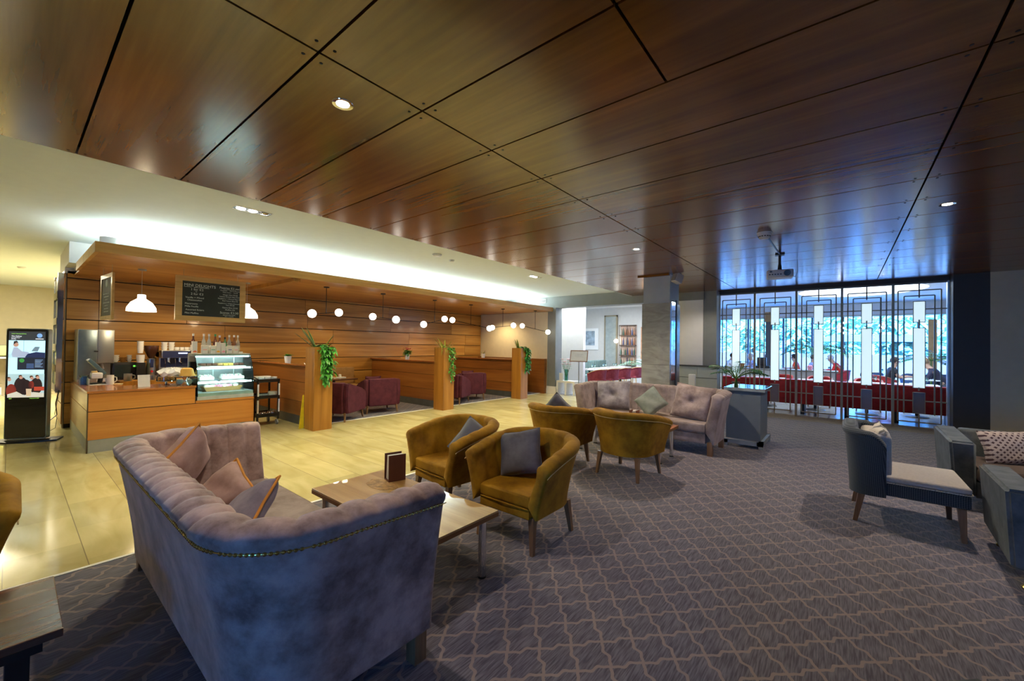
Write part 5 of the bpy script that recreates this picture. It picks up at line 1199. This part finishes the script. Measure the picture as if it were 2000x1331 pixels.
cushion('cushion', 'cream and grey striped cushion against the back of the slipper chair', RM((.235, 5.12, .655), -14, 4, -86), .42, .40, .14, weave('striped cushion cloth', (.12, .12, .12), (.60, .56, .48), 14, 'zig'), seed=15)

# box sofas at right
def box_sofa(name, label, cat, loc, rz, Wd, Dp, arm, back, mat, seatmat, lean=0):
    t = thing(name, label, cat, loc, rz)
    for s in (-1, 1):
        mb = MB(); x0, x1 = s * (Wd / 2 - .15), s * Wd / 2
        mb.loft([[(x0, -Dp / 2, .14), (x1, -Dp / 2, .14), (x1, Dp / 2, .14), (x0, Dp / 2, .14)], [(x0, -Dp / 2 - .01, arm), (x1 + s * .03, -Dp / 2 - .03, arm), (x1 + s * .03, Dp / 2, arm - .03), (x0, Dp / 2, arm - .03)]])
        bmesh.ops.bevel(mb.bm, geom=list(mb.bm.edges), offset=.02, segments=3, affect='EDGES'); mb.build('arm', mat, t, ang=60)
    MB().box(-Wd / 2 + .152, Wd / 2 - .152, -Dp / 2, -Dp / 2 + .17, .14, back, .03, 3).build('backrest', mat, t, ang=60)
    MB().box(-Wd / 2 + .152, Wd / 2 - .152, -Dp / 2 + .172, Dp / 2 - .02, .14, .30, .01).build('seat_base', mat, t, ang=60)
    MB().box(-Wd / 2 + .154, Wd / 2 - .154, -Dp / 2 + .174, Dp / 2, .302, .43, .035, 3).build('seat_cushion', seatmat, t, ang=60)
    for sx in (-1, 1):
        for sy in (-1, 1): MB().lathe([(0, .004), (.035, .006), (.04, .02), (.022, .04), (.016, .08), (.03, .14), (0, .14)], (sx * (Wd / 2 - .09), sy * (Dp / 2 - .08), 0), 20).build('turned_leg', BRASS, t)
    return t
box_sofa('box_sofa', 'blue grey box sofa by the right edge with a patterned bolster', 'sofa', (1.80, 6.32, 0), math.radians(180), 1.90, .90, .70, .70, TEAL, plain('brown seat cloth', (.10, .07, .055), .9, sheen=.2))
cushion('cushion', 'long cream and plum patterned cushion on the blue grey box sofa', RM((1.36, 6.40, .585), -18, -4, 22), .56, .34, .12, PATT, seed=17)
box_sofa('box_armchair', 'dark blue grey box armchair cut by the right edge, nearer the camera', 'armchair', (1.34, 4.58, 0), math.radians(-3), .92, .95, .66, .72, TEAL, TEAL)
box_sofa('box_armchair', 'blue grey armchair of which only the top shows at the bottom edge', 'armchair', (.29, 1.25, 0), math.radians(45), .80, .80, .62, .735, TEAL, TEAL)

# dark table at left
t = thing('side_table', 'dark striped wooden table with black legs cut by the left edge', 'table', (-2.56, -.40, 0))
MB().box(-.27, .27, -.60, .55, .425, .455, .003).build('tabletop', DARKT, t, False)
MB().box(-.24, .24, -.55, .50, .38, .424).build('apron', BLACK, t, False)
for sx in (-1, 1):
    for sy in (-.52, .44): MB().box(sx * .205 - .03, sx * .205 + .03, sy - .03, sy + .03, .004, .38, .003).build('leg', BLACK, t, False)

# ================================================================== THE DINING ROOM
# glazed wall at y 20 and the garden behind it
mb = MB(); mb.box(-4.5, 2.9, 20.0, 20.12, 2.80, 3.3); mb.box(-4.5, 2.9, 20.0, 20.12, 0, .08)
struct('wall_dining_back', mb, WHITE)
mb = MB()
for x in (-4.45, -3.17, -1.90, -.95, 0.0, 1.06, 2.05, 2.85): mb.box(x - .035, x + .035, 19.98, 20.10, .08, 2.80)
struct('window_2', mb, plain('blue grey window frame', (.10, .16, .26), .4))
struct('window_3', MB().box(-4.45, 2.85, 20.03, 20.04, .08, 2.80), GLW)
mb = MB(); mb.box(-4.6, 2.9, 19.75, 19.95, 2.80, 2.86); struct('trim_3', mb, plain('pelmet', (.55, .52, .42), .6))
mb = MB(); mb.box(-3.4, 1.4, 18.6, 18.7, 3.16, 3.20); struct('trim_4', mb, plain('ceiling slot', (.35, .32, .24), .6))
mb = MB(); mb.box(-12.5, -4.5, 17.0, 17.15, 0, 3.3); mb.box(-4.62, -4.48, 17.0, 20.1, 0, 3.3); mb.box(2.9, 3.05, 11.6, 20.1, 0, 3.3); mb.box(-12.6, -12.45, 11.2, 17.1, 0, 3.3); struct('wall_dining_side', mb, plain('dining cream paint', (.62, .60, .56), .7, var=.03))
struct('wall_dining_stub', MB().box(-8.6, -6.80, 12.2, 12.35, 0, 3.3), WHITE)
struct('trim_5', MB().box(2.2, 2.4, 19.2, 19.3, .3, 2.6), plain('tan timber post', (.45, .26, .10), .6))
# oval light recess
t = thing('oval_ceiling_light', 'large glowing oval recess in the dining room ceiling', 'ceiling light', (0.35, 15.4, 3.275))
mb = MB(); mb.prism([(1.42 * math.cos(a), 1.55 * math.sin(a)) for a in [2 * PI * k / 48 for k in range(48)]], -.012, 0); mb.build('diffuser', glow('oval diffuser', (.92, .97, 1.0), 2.6), t)
mb = MB(); mb.tube([(1.43 * math.cos(a), 1.56 * math.sin(a), -.012) for a in [2 * PI * k / 48 for k in range(49)]], .012, 6, False); mb.build('rim', WHITE, t)
# dark column in the dining room
t = thing('dining_column', 'dark square column with brown head behind the lattice screen', 'column', (-1.93, 16.1, 0))
MB().box(-.09, .09, -.09, .09, 0, 2.45).build('shaft', plain('dark blue paint', (.03, .04, .06), .5), t, False); MB().box(-.14, .14, -.10, .10, 2.45, 2.78).build('head', plain('brown head', (.14, .09, .05), .5), t, False)
# red banquette behind the screen
t = thing('banquette', 'long red velvet banquette standing behind the lattice screen', 'banquette', (-.35, 12.35, 0))
MB().box(-2.15, 2.15, -.42, -.24, .24, .78, .03, 3).build('backrest', REDV, t, ang=60)
MB().box(-2.15, 2.15, -.238, .30, .24, .46, .03, 3).build('seat', plain('bright red leather', (.55, .04, .025), .45), t, ang=60)
MB().box(-2.15, 2.15, -.43, -.22, .782, .82, .018, 3).build('top_roll', plain('bright red leather', (.55, .04, .025), .45), t, ang=60)
for k in range(6): MB().box(-2.08 + k * .82, -2.0 + k * .82, -.36, .22, 0, .238).build('leg', BLKM, t, False)
# white serving counter
t = thing('serving_counter', 'long white serving counter in the middle of the dining room', 'counter', (-1.6, 14.6, 0))
MB().box(-1.75, 1.45, 0, .60, 0, .90).build('body', plain('cool white panel', (.62, .66, .64), .6), t, False); MB().box(-1.8, 1.5, -.03, .63, .90, .94, .005).build('worktop', GREYP, t, False)
CLOTHW = plain('white cloth', (.80, .82, .85), .7)
def dtable(x, y, label, w=.75, d=.75, z=.74, n=2):
    t = thing('dining_table', label, 'table', (x, y, 0))
    MB().box(-w / 2, w / 2, -d / 2, d / 2, z - .03, z, .004).build('tabletop', CLOTHW, t, False); MB().cyl((0, 0, .03), (0, 0, z - .03), .035).build('pedestal', BLKM, t); MB().lathe([(0, .006), (.22, .006), (.2, .02), (0, .04)], n=20).build('foot', BLKM, t)
    for k in range(n):
        s = -1 if k % 2 else 1; xx = x + (k // 2) * .3 - .1 * (n > 2)
        on('dinner_plate', MB().lathe([(0, 0), (.07, 0), (.12, .015), (.115, .02), (.06, .008), (0, .006)], (xx, y + s * .2, z + .002), 18), POT, 'white plate, ' + ('far' if k % 2 == 0 else 'near') + ' side of the ' + label.replace('white topped ', ''), 'plate', 'plates in the dining room')
        on('wine_glass', MB().lathe([(0, 0), (.03, 0), (.004, .01), (.004, .07), (.03, .10), (.034, .14), (.028, .17), (.026, .17), (.03, .13), (0, .09)], (xx + .15, y + s * .1, z + .002), 14), GLS, 'wine glass, ' + ('far' if k % 2 == 0 else 'near') + ' side of the ' + label.replace('white topped ', ''), 'glass', 'glasses in the dining room')
    return t
for i, (x, y, lb) in enumerate(((-1.6, 13.1, 'white topped table behind the second lattice panel'), (-.55, 13.1, 'white topped table behind the middle lattice panel'), (.45, 13.1, 'white topped table behind the second panel from the right'), (1.35, 13.4, 'white topped table behind the rightmost lattice panel'),
                              (1.75, 16.6, 'white topped table between the two people in dark tops'), (0.9, 19.0, 'white topped table by the window at right'), (-.55, 19.4, 'white topped table by the window beside the person in red sweater'), (-2.0, 19.3, 'white topped table by the window behind the dark column'), (-3.35, 19.1, 'white topped table by the window at far left'))):
    dtable(x, y, lb, z=.76 if y < 14 else .74)
def dchair(name, label, x, y, rz, mat, group, fr=LEGW):
    t = thing(name, label, 'chair', (x, y, 0), rz, group)
    mb, line, rings, P = ushell(.46, .44, .20, lambda a, b, u: .68 + .14 * max(0, min(1, (.2 - b) / .36)), .50, .035, .03, .50, .02, 0, 0, .05)
    mb.build('backrest', mat, t, ang=70)
    MB().box(-.23, .23, -.20, .24, .42, .49, .03, 3).build('seat', mat, t, ang=60)
    MB().tube([(x_, y_, z_ + .03) for x_, y_, z_ in line][::2], .012, 6).build('arm_rail', fr, t)
    for sx in (-1, 1):
        for sy in (-1, 1): MB().cyl((sx * .20, sy * .19, .43), (sx * .23, sy * .24, .006), .018, .012, 8).build('leg', fr, t)
    return t
CH = dchair('dining_chair', 'burgundy dining chair with wooden rail, leftmost behind the menu stand', -6.12, 11.95, math.radians(80), BURG, 'burgundy chairs along the left dining tables', FRAMEW)
for x, y, lb in ((-6.08, 12.80, 'burgundy dining chair, second from the menu stand'), (-6.02, 13.65, 'burgundy dining chair, third from the menu stand'), (-5.95, 14.5, 'burgundy dining chair farthest from the menu stand, beside the palm')): dup(CH, (x, y, 0), math.radians(80), lb)
R0 = dchair('dining_chair', 'red chair back showing above the banquette behind the second lattice panel', -1.35, 13.85, math.radians(180), plain('red leather', (.45, .03, .03), .5), 'red chairs facing the banquette')
for x, y, lb in ((-.5, 13.85, 'red chair back showing above the banquette behind the middle panel'), (.50, 13.85, 'red chair back showing above the banquette right of the red sweater')): dup(R0, (x, y, 0), math.radians(180), lb)
dup(R0, (.95, 16.4, 0), math.radians(-70), 'red chair under the person in black T-shirt'); dup(R0, (-.05, 19.0, 0), math.radians(95), 'red chair of the person in the red sweater')
BLU = plain('blue upholstery', (.08, .16, .34), .7)
B0 = dchair('blue_chair', 'blue round backed chair at the window right of the red sweater', .75, 18.2, math.radians(0), BLU, 'blue round chairs by the window')
for x, y, lb in ((1.75, 18.3, 'blue round backed chair behind the table of the two dark tops'), (2.3, 18.6, 'blue round backed chair beside the tan timber post'), (-.9, 18.3, 'blue round backed chair left of the red sweater')): dup(B0, (x, y, 0), 0.2, lb)
# left tables and green bench
for i in range(4): dtable(-6.85, 12.75 + i * .85, ('nearest', 'second', 'third', 'farthest')[i] + ' of the left dining tables by the green bench', .6, .6, .76)
t = thing('green_bench', 'green grey channelled bench along the left dining tables', 'bench', (-7.75, 14.0, 0))
MB().box(-.25, .25, -1.5, 2.1, .08, .46, .02).build('seat', plain('green grey leather', (.13, .20, .19), .6), t)
mb = MB(); [mb.box(-.26, -.10, -1.5 + k * .2, -1.305 + k * .2, .46, .98, .04, 3) for k in range(18)]; mb.build('channelled_back', plain('green grey leather', (.13, .20, .19), .6), t, ang=60)
t = thing('framed_picture', 'framed blue and orange abstract picture on the far dining wall', 'picture', (-9.10, 16.98, 1.40))
MB().box(-.42, .42, -.03, 0, 0, .98).build('mount', WHITE, t, False); MB().box(-.24, .24, -.036, -.031, .20, .86).build('canvas', plain('abstract blue and orange', (.30, .38, .45), .7, var=.5, scale=5), t, False)
t = thing('wall_panel', 'tall narrow bronze framed wall panel with a small round lamp', 'panel', (-8.05, 16.96, .55))
MB().box(-.28, .28, -.06, 0, 0, 2.4).build('panel', plain('aged mirror', (.42, .42, .36), .3, .4), t, False); MB().box(-.31, -.25, -.07, 0, 0, 2.4).box(.25, .31, -.07, 0, 0, 2.4).box(-.31, .31, -.07, 0, 2.34, 2.4).build('panel_frame', BRONZE, t, False)
MB().sph((.30, -.14, 1.25), .09).build('globe', GLOBE, t)
t = thing('back_bar_shelf', 'lit recess with shelves of bottles on the far dining wall', 'shelf', (-7.25, 16.97, .75))
MB().box(-.36, .36, -.015, 0, 0, 1.75).build('recess_back', plain('peach back', (.55, .36, .26), .6, var=.2), t, False)
mb = MB(); [mb.box(-.36, .36, -.16, -.015, z, z + .03) for z in (0, .42, .85, 1.28, 1.72)]; [mb.box(x - .01, x + .01, -.15, -.13, 0, 1.75) for x in (-.36, 0, .36)]; mb.build('shelves', plain('dark bronze', (.10, .06, .04), .4), t, False)
random.seed(12)
for z in (.03, .45, .88, 1.31):
    for k in range(7):
        c = [(.35, .12, .04), (.08, .10, .22), (.5, .4, .3), (.05, .12, .08)][random.randrange(4)]
        on('shelf_bottle', MB().lathe([(0, 0), (.03, 0), (.03, .18), (.012, .24), (.012, .30), (0, .30)], (-7.55 + k * .10, 16.885, .752 + z), 10), plain('spirit bottle %.2f' % c[0], c, .2, coat=.4), 'small bottle, %s on the ' % ORD[k] + {.03: 'lowest', .45: 'second lowest', .88: 'second highest', 1.31: 'highest'}[z] + ' shelf of the far recess', 'bottle', 'bottles in the far recess')
t = thing('bar_cabinet', 'warm lit bar cabinet half hidden by the column, beyond the palm', 'cabinet', (-6.15, 16.6, 0))
MB().box(-.5, .6, -.2, .3, 0, 1.05).build('base', plain('white bar front', (.6, .6, .62), .5), t, False); MB().box(-.5, .6, .25, .3, 1.05, 2.4).build('back', plain('copper wall', (.50, .26, .14), .5, var=.3), t, False)
MB().box(-.42, -.12, .2, .25, 1.6, 2.2).build('lit_panel', glow('amber lit panel', (1, .55, .25), 1.6), t, False); MB().box(.0, .03, -.1, .0, 1.05, 2.6).build('rod', DGREY, t, False)
# menu stand, bench and flowers in the opening
t = thing('menu_stand', 'chrome pole stand with tilted framed menu at the dining room opening', 'stand', (-6.48, 11.36, 0), math.radians(18))
MB().lathe([(0, .002), (.16, .002), (.155, .015), (.03, .03), (0, .03)], n=28).build('base', CHROME, t); MB().cyl((0, 0, .03), (0, 0, 1.06), .020, n=16).build('pole', STEEL, t)
o = MB(); o.M = Matrix.Translation((0, -.02, 1.24)) @ Matrix.Rotation(math.radians(-20), 4, 'X'); o.box(-.28, .28, 0, .02, -.19, -.165).box(-.28, .28, 0, .02, .165, .19).box(-.28, -.255, 0, .02, -.19, .19).box(.255, .28, 0, .02, -.19, .19); o.build('frame', plain('walnut frame', (.28, .14, .07), .5), t, False)
o = MB(); o.M = Matrix.Translation((0, -.02, 1.24)) @ Matrix.Rotation(math.radians(-20), 4, 'X'); o.box(-.255, .255, .004, .016, -.165, .165); o.build('menu_sheet', PAPER, t, False)
o = MB(); o.M = Matrix.Translation((0, -.02, 1.24)) @ Matrix.Rotation(math.radians(-20), 4, 'X'); [o.box(-.14 + .02 * (k % 2), .14 - .03 * (k % 3), .002, .004, .06 - k * .03, .064 - k * .03) for k in range(4)]; o.build('printed_lines', plain('grey print', (.4, .4, .4), .6), t, False)
t = thing('white_console', 'low white open console by the grey jamb carrying the lily vase', 'console', (-6.83, 11.30, 0))
MB().box(-.34, .34, -.17, .17, .38, .44, .003).build('top', WHITE, t, False)
for x in (-.34, -.02, .28): MB().box(x, x + .06, -.17, .17, 0, .38).build('upright', WHITE, t, False)
t = thing('glass_vase', 'tall glass vase of pale pink lilies on the white console', 'vase', (-6.90, 11.30, .441))
MB().lathe([(0, 0), (.055, 0), (.06, .36), (.055, .36), (.05, .01), (0, .01)], n=24).build('vase', glass('aqua glass', (.6, .9, .85), .2), t)
random.seed(6); st = MB(); fl = MB(); lf = MB()
for k in range(9):
    a = k * .7; e = Vector((.13 * math.cos(a), .13 * math.sin(a), .50 + .08 * (k % 3))); st.tube([(.02 * math.cos(a + 3), .02 * math.sin(a + 3), .02), e * .6, e], .005, 5)
    for q in range(6): b = q * PI / 3; fl.leaf(e, (math.cos(b), math.sin(b), .9), (0, 0, 1), .14, .055, .4, 4, .2)
    for q in range(3): lf.leaf(e * .8, (math.cos(a + q), math.sin(a + q), .2), (0, 0, 1), .12, .025, .4, 3, .1)
st.build('stems', STEM, t); fl.build('lily_petals', plain('pale pink petal', (.80, .58, .60), .6), t); lf.build('leaves', LEAF, t)
on('small_sign', MB().box(-7.12, -6.98, 11.22, 11.24, .441, .68), WHITE, 'small blank white sign left of the lily vase', 'sign', smooth=False)
palm('tall_palm', 'tall green palm in the dining room opening beside the column', (-4.75, 12.6, 0), .85, 13, .95, 41, plain('fresh palm leaf', (.03, .22, .10), .45, var=.4), stemh=.55, pot=POT, w=.022, up=1.3)
palm('window_palm', 'tall palm near the window behind the middle lattice panel', (-.75, 16.9, 0), 1.55, 12, .95, 43, LEAFD, stemh=1.25, pot=BLKM, up=.5, w=.03)
palm('window_palm', 'palm beside the tan post behind the rightmost lattice panel', (2.05, 17.4, 0), 1.25, 11, .95, 44, plain('fresh palm leaf', (.03, .22, .10), .45, var=.4), stemh=.95, pot=BLKM, up=.8, w=.035)
palm('corner_palm', 'palm at the far right edge of the lattice screen', (2.3, 15.2, 0), 1.3, 10, .55, 45, LEAFD, stemh=1.0, pot=BLKM, up=.6, w=.035)
# hanging cluster of small bulbs
for (x, y, zb, lb) in ((-.05, 15.6, 2.05, 'hanging strand of tiny lit bulbs near the window, left one'), (.95, 17.5, 2.1, 'hanging strand of tiny lit bulbs near the window, right one')):
    t = thing('bulb_strand', lb, 'pendant lamp', (x, y, zb)); MB().cyl((0, 0, 0), (0, 0, 3.28 - zb), .004, n=6).build('cord', BLKM, t)
    mb = MB(); [mb.sph((.05 * math.cos(k * 2), .05 * math.sin(k * 2), .05 * k), .03, n=10) for k in range(7)]; mb.build('bulbs', GLOBE, t)
on('coffee_station', MB().box(-2.15, -1.75, 14.75, 15.05, .941, 1.02, .01).box(-2.1, -1.85, 14.8, 15.0, 1.02, 1.28, .02), BLACK, 'black coffee machine on the white serving counter', 'coffee machine')
on('pink_flower_pot', MB().lathe([(0, 0), (.05, 0), (.07, .10), (.05, .14), (0, .15)], (-.75, 14.8, .941), 16), plain('pink bloom', (.75, .30, .42), .7, var=.3, scale=30), 'small pink flowers on the right half of the serving counter', 'flowers')
on('wicker_basket', MB().lathe([(0, 0), (.10, 0), (.13, .14), (.12, .14), (.09, .02), (0, .02)], (-2.55, 14.8, .941), 16), plain('wicker', (.35, .18, .07), .8, var=.4, scale=60), 'brown basket at the left on the serving counter', 'basket')

# ---- people
SKIN = plain('skin', (.52, .31, .22), .55, var=.06)
def skinobj(name, V, Ed, R, mat, parent, root=0, sub=2):
    bm = bmesh.new(); L_ = bm.verts.layers.skin.verify(); vs = []
    for p, r in zip(V, R):
        v = bm.verts.new(p); v[L_].radius = (r[0], r[1]) if isinstance(r, tuple) else (r, r); vs.append(v)
    vs[root][L_].use_root = True
    for a, b in Ed: bm.edges.new((vs[a], vs[b]))
    me = bpy.data.meshes.new(name); bm.to_mesh(me); bm.free(); me.materials.append(mat)
    o = bpy.data.objects.new(name, me); COL.objects.link(o)
    sk_ = o.modifiers.new('skin', 'SKIN'); sk_.use_smooth_shade = True; sb = o.modifiers.new('sub', 'SUBSURF'); sb.levels = sub; sb.render_levels = sub
    o.parent = parent; return o
def person(label, loc, rz, shirt, hair, trousers, lean=.10, sleeves='short', hairlen=0):
    t = thing('person', label, 'person', loc, rz)
    l = lean; V = []; R = []; E_ = []
    def add(p, r, par=None):
        V.append(p); R.append(r)
        if par is not None: E_.append((par, len(V) - 1))
        return len(V) - 1
    pel = add((0, 0, .56), (.15, .12)); w_ = add((0, l * .4, .72), (.13, .10), pel); ch = add((0, l * 1.0, .93), (.16, .11), w_); nk = add((0, l * 1.4, 1.07), (.055, .055), ch)
    hd0 = add((0, l * 1.7 + .01, 1.14), (.070, .085), nk); hd1 = add((0, l * 1.9 + .01, 1.22), (.078, .095), hd0); add((0, l * 1.9, 1.29), (.06, .075), hd1)
    for s in (-1, 1):
        sh = add((s * .17, l * 1.1, 1.0), .055, ch); el = add((s * .24, l + .10, .76), .042, sh); wr = add((s * .14, l + .34, .80), .028, el); pm = add((s * .12, l + .40, .80), (.035, .016), wr)
        for q in range(4): k1 = add((s * (.145 - .02 * q), l + .45 + .006 * (q in (1, 2)), .795), .009, pm); add((s * (.143 - .02 * q), l + .475 + .01 * (q in (1, 2)), .785), .008, k1)
        th_ = add((s * .085, l + .40, .785), .010, pm); add((s * .075, l + .43, .78), .009, th_)
        hp = add((s * .10, .05, .52), .085, pel); kn = add((s * .13, .42, .50), .062, hp); an = add((s * .13, .42, .10), .04, kn); add((s * .13, .54, .05), (.035, .03), an)
    skinobj('body', V, E_, R, SKIN, t)
    # shirt: torso and sleeves a little larger than the body
    V2 = []; R2 = []; E2 = []
    def a2(p, r, par=None):
        V2.append(p); R2.append(r)
        if par is not None: E2.append((par, len(V2) - 1))
        return len(V2) - 1
    b0 = a2((0, 0, .55), (.165, .135)); b1 = a2((0, l * .4, .72), (.150, .118), b0); b2 = a2((0, l * 1.0, .93), (.178, .128), b1); a2((0, l * 1.3, 1.045), (.07, .07), b2)
    for s in (-1, 1):
        sh = a2((s * .17, l * 1.1, 1.0), .068, b2)
        e = (s * .24, l + .10, .76)
        if sleeves == 'long': q = a2(e, .055, sh); a2((s * .155, l + .31, .80), .042, q)
        else: a2((s * .215, l + .05, .85), .058, sh)
    skinobj('shirt', V2, E2, R2, plain('shirt ' + str(shirt), shirt, .8, var=.08), t)
    V3 = [(0, 0, .53)]; R3 = [(.16, .13)]; E3 = []
    for s in (-1, 1):
        n0 = len(V3); V3 += [(s * .10, .06, .52), (s * .13, .42, .50), (s * .13, .42, .13)]; R3 += [.10, .075, .055]; E3 += [(0, n0), (n0, n0 + 1), (n0 + 1, n0 + 2)]
    skinobj('trousers', V3, E3, R3, plain('trousers ' + str(trousers), trousers, .8), t)
    for s in (-1, 1): MB().box(s * .13 - .045, s * .13 + .045, .38, .62, .004, .075, .025, 3).build('shoe', BLACK, t)
    hx = l * 1.9 + .01
    mb = MB(); mb.sph((0, hx - .018, 1.262), .108, (.90, 1.0, .98), 20)
    for v in mb.bm.verts:
        if v.co.y > hx + .05 and v.co.z < 1.285: v.co.y = hx + .045; v.co.z = max(v.co.z, 1.27)
        if v.co.z < 1.20 - hairlen: v.co.z = 1.20 - hairlen
    mb.build('hair', plain('hair ' + str(hair), hair, .8, var=.2, scale=60), t)
    mb = MB(); mb.loft([[(-.014, hx + .09, 1.185), (.014, hx + .09, 1.185), (0, hx + .125, 1.188)], [(-.006, hx + .088, 1.235), (.006, hx + .088, 1.235), (0, hx + .098, 1.237)]]); mb.build('nose', SKIN, t)
    for s in (-1, 1):
        MB().sph((s * .032, hx + .088, 1.232), .011, n=10).build('eye', BLACK, t); MB().sph((s * .082, hx, 1.21), .022, (.4, .8, 1.2), 10).build('ear', SKIN, t)
    MB().box(-.024, .024, hx + .088, hx + .096, 1.155, 1.163, .003).build('mouth', plain('lips', (.40, .14, .12), .5), t)
    return t
D_ = math.radians
person('person with short dark hair and white shirt, sitting behind the leftmost screen panel', (-3.72, 18.5, 0), D_(-60), (.78, .80, .82), (.03, .02, .02), (.05, .05, .07), .14)
person('person with white hair and lilac shirt facing left by the window', (-2.75, 19.0, 0), D_(80), (.36, .36, .60), (.55, .48, .42), (.1, .1, .14), .10)
person('person with dark hair in a grey top beside the coffee machine', (-2.3, 19.5, 0), D_(60), (.25, .25, .30), (.03, .02, .02), (.05, .05, .07), .06)
person('person with dark bob and orange red top behind the second lattice panel', (-1.35, 19.9 - .4, 0), D_(85), (.75, .09, .03), (.02, .012, .012), (.05, .05, .07), .08, hairlen=.05)
person('person in a pale top half hidden by the middle opal panel', (-.95, 19.3, 0), D_(-70), (.50, .48, .62), (.08, .05, .04), (.05, .05, .07), .05)
person('person with white hair in a red sweater leaning over the table', (.05, 19.1, 0), D_(85), (.65, .03, .02), (.55, .52, .50), (.12, .12, .15), .22, 'long')
person('person with dark hair in a black T-shirt facing right', (1.05, 16.5, 0), D_(-80), (.012, .012, .022), (.025, .015, .012), (.012, .012, .02), .08)
person('person with light brown hair in a dark jumper leaning to the left', (2.25, 16.5, 0), D_(75), (.02, .02, .05), (.30, .20, .12), (.10, .12, .16), .24, 'long')

# ---- garden
struct('ground_outside', MB().box(-30, 30, 20.15, 60, -.15, -.05), plain('pale paving', (.55, .58, .55), .8))
struct('ground_behind', MB().box(-40, 40, -40, -7.3, -.15, -.05), plain('pale paving', (.55, .58, .55), .8))
t = tag(MB().box(-14, 14, 27.0, 27.5, -.05, 1.32).build('garden_wall', stone_mat('rubble stone', (.34, .23, .20), (.52, .40, .36), (.25, .2, .2), .5, .2, 0, .8, 4)), 'long low pink grey stone wall outside the dining room windows', 'wall')
random.seed(33)
for k in range(11):
    x = -12 + k * 2.4 + random.uniform(-.5, .5); h = random.uniform(3.0, 5.0)
    t = thing('garden_tree', ('pale green garden tree beyond the stone wall, number %s from the left' % ('first', 'second', 'third', 'fourth', 'fifth', 'sixth', 'seventh', 'eighth', 'ninth', 'tenth', 'eleventh')[k]).replace('number ', ''), 'tree', (x, 31 + random.uniform(-1, 2), -.05), 0, 'trees beyond the garden wall')
    MB().cyl((0, 0, 0), (0, 0, h * .5), .12, .08, 8).build('trunk', plain('bark', (.15, .10, .07), .9), t)
    mb = MB()
    for q in range(240):
        a = random.uniform(0, 2 * PI); r = random.uniform(.2, 1.5); z = h * random.uniform(.3, 1.0); mb.leaf((r * math.cos(a), r * math.sin(a), z), (math.cos(a), math.sin(a), random.uniform(-.5, 1)), (0, 0, 1), .6, .38, .5, 2, .2)
    mb.build('crown', plain('garden leaf', (.40, .52, .34), .8, var=.3), t)
t = thing('garden_pergola', 'low slate roofed garden shelter on pale posts beyond the windows', 'shelter', (1.2, 29.2, -.05))
mb = MB(); mb.loft([[(-2.6, -1, 2.05), (2.6, -1, 2.05), (2.6, 1, 2.05), (-2.6, 1, 2.05)], [(-1.6, -.1, 2.45), (1.6, -.1, 2.45), (1.6, .1, 2.45), (-1.6, .1, 2.45)]]); mb.build('roof', plain('slate roof', (.20, .25, .28), .7), t, False)
for x in (-2.3, 0, 2.3): MB().box(x - .07, x + .07, -.9, -.76, -.05, 2.05).build('post', WHITE, t, False)
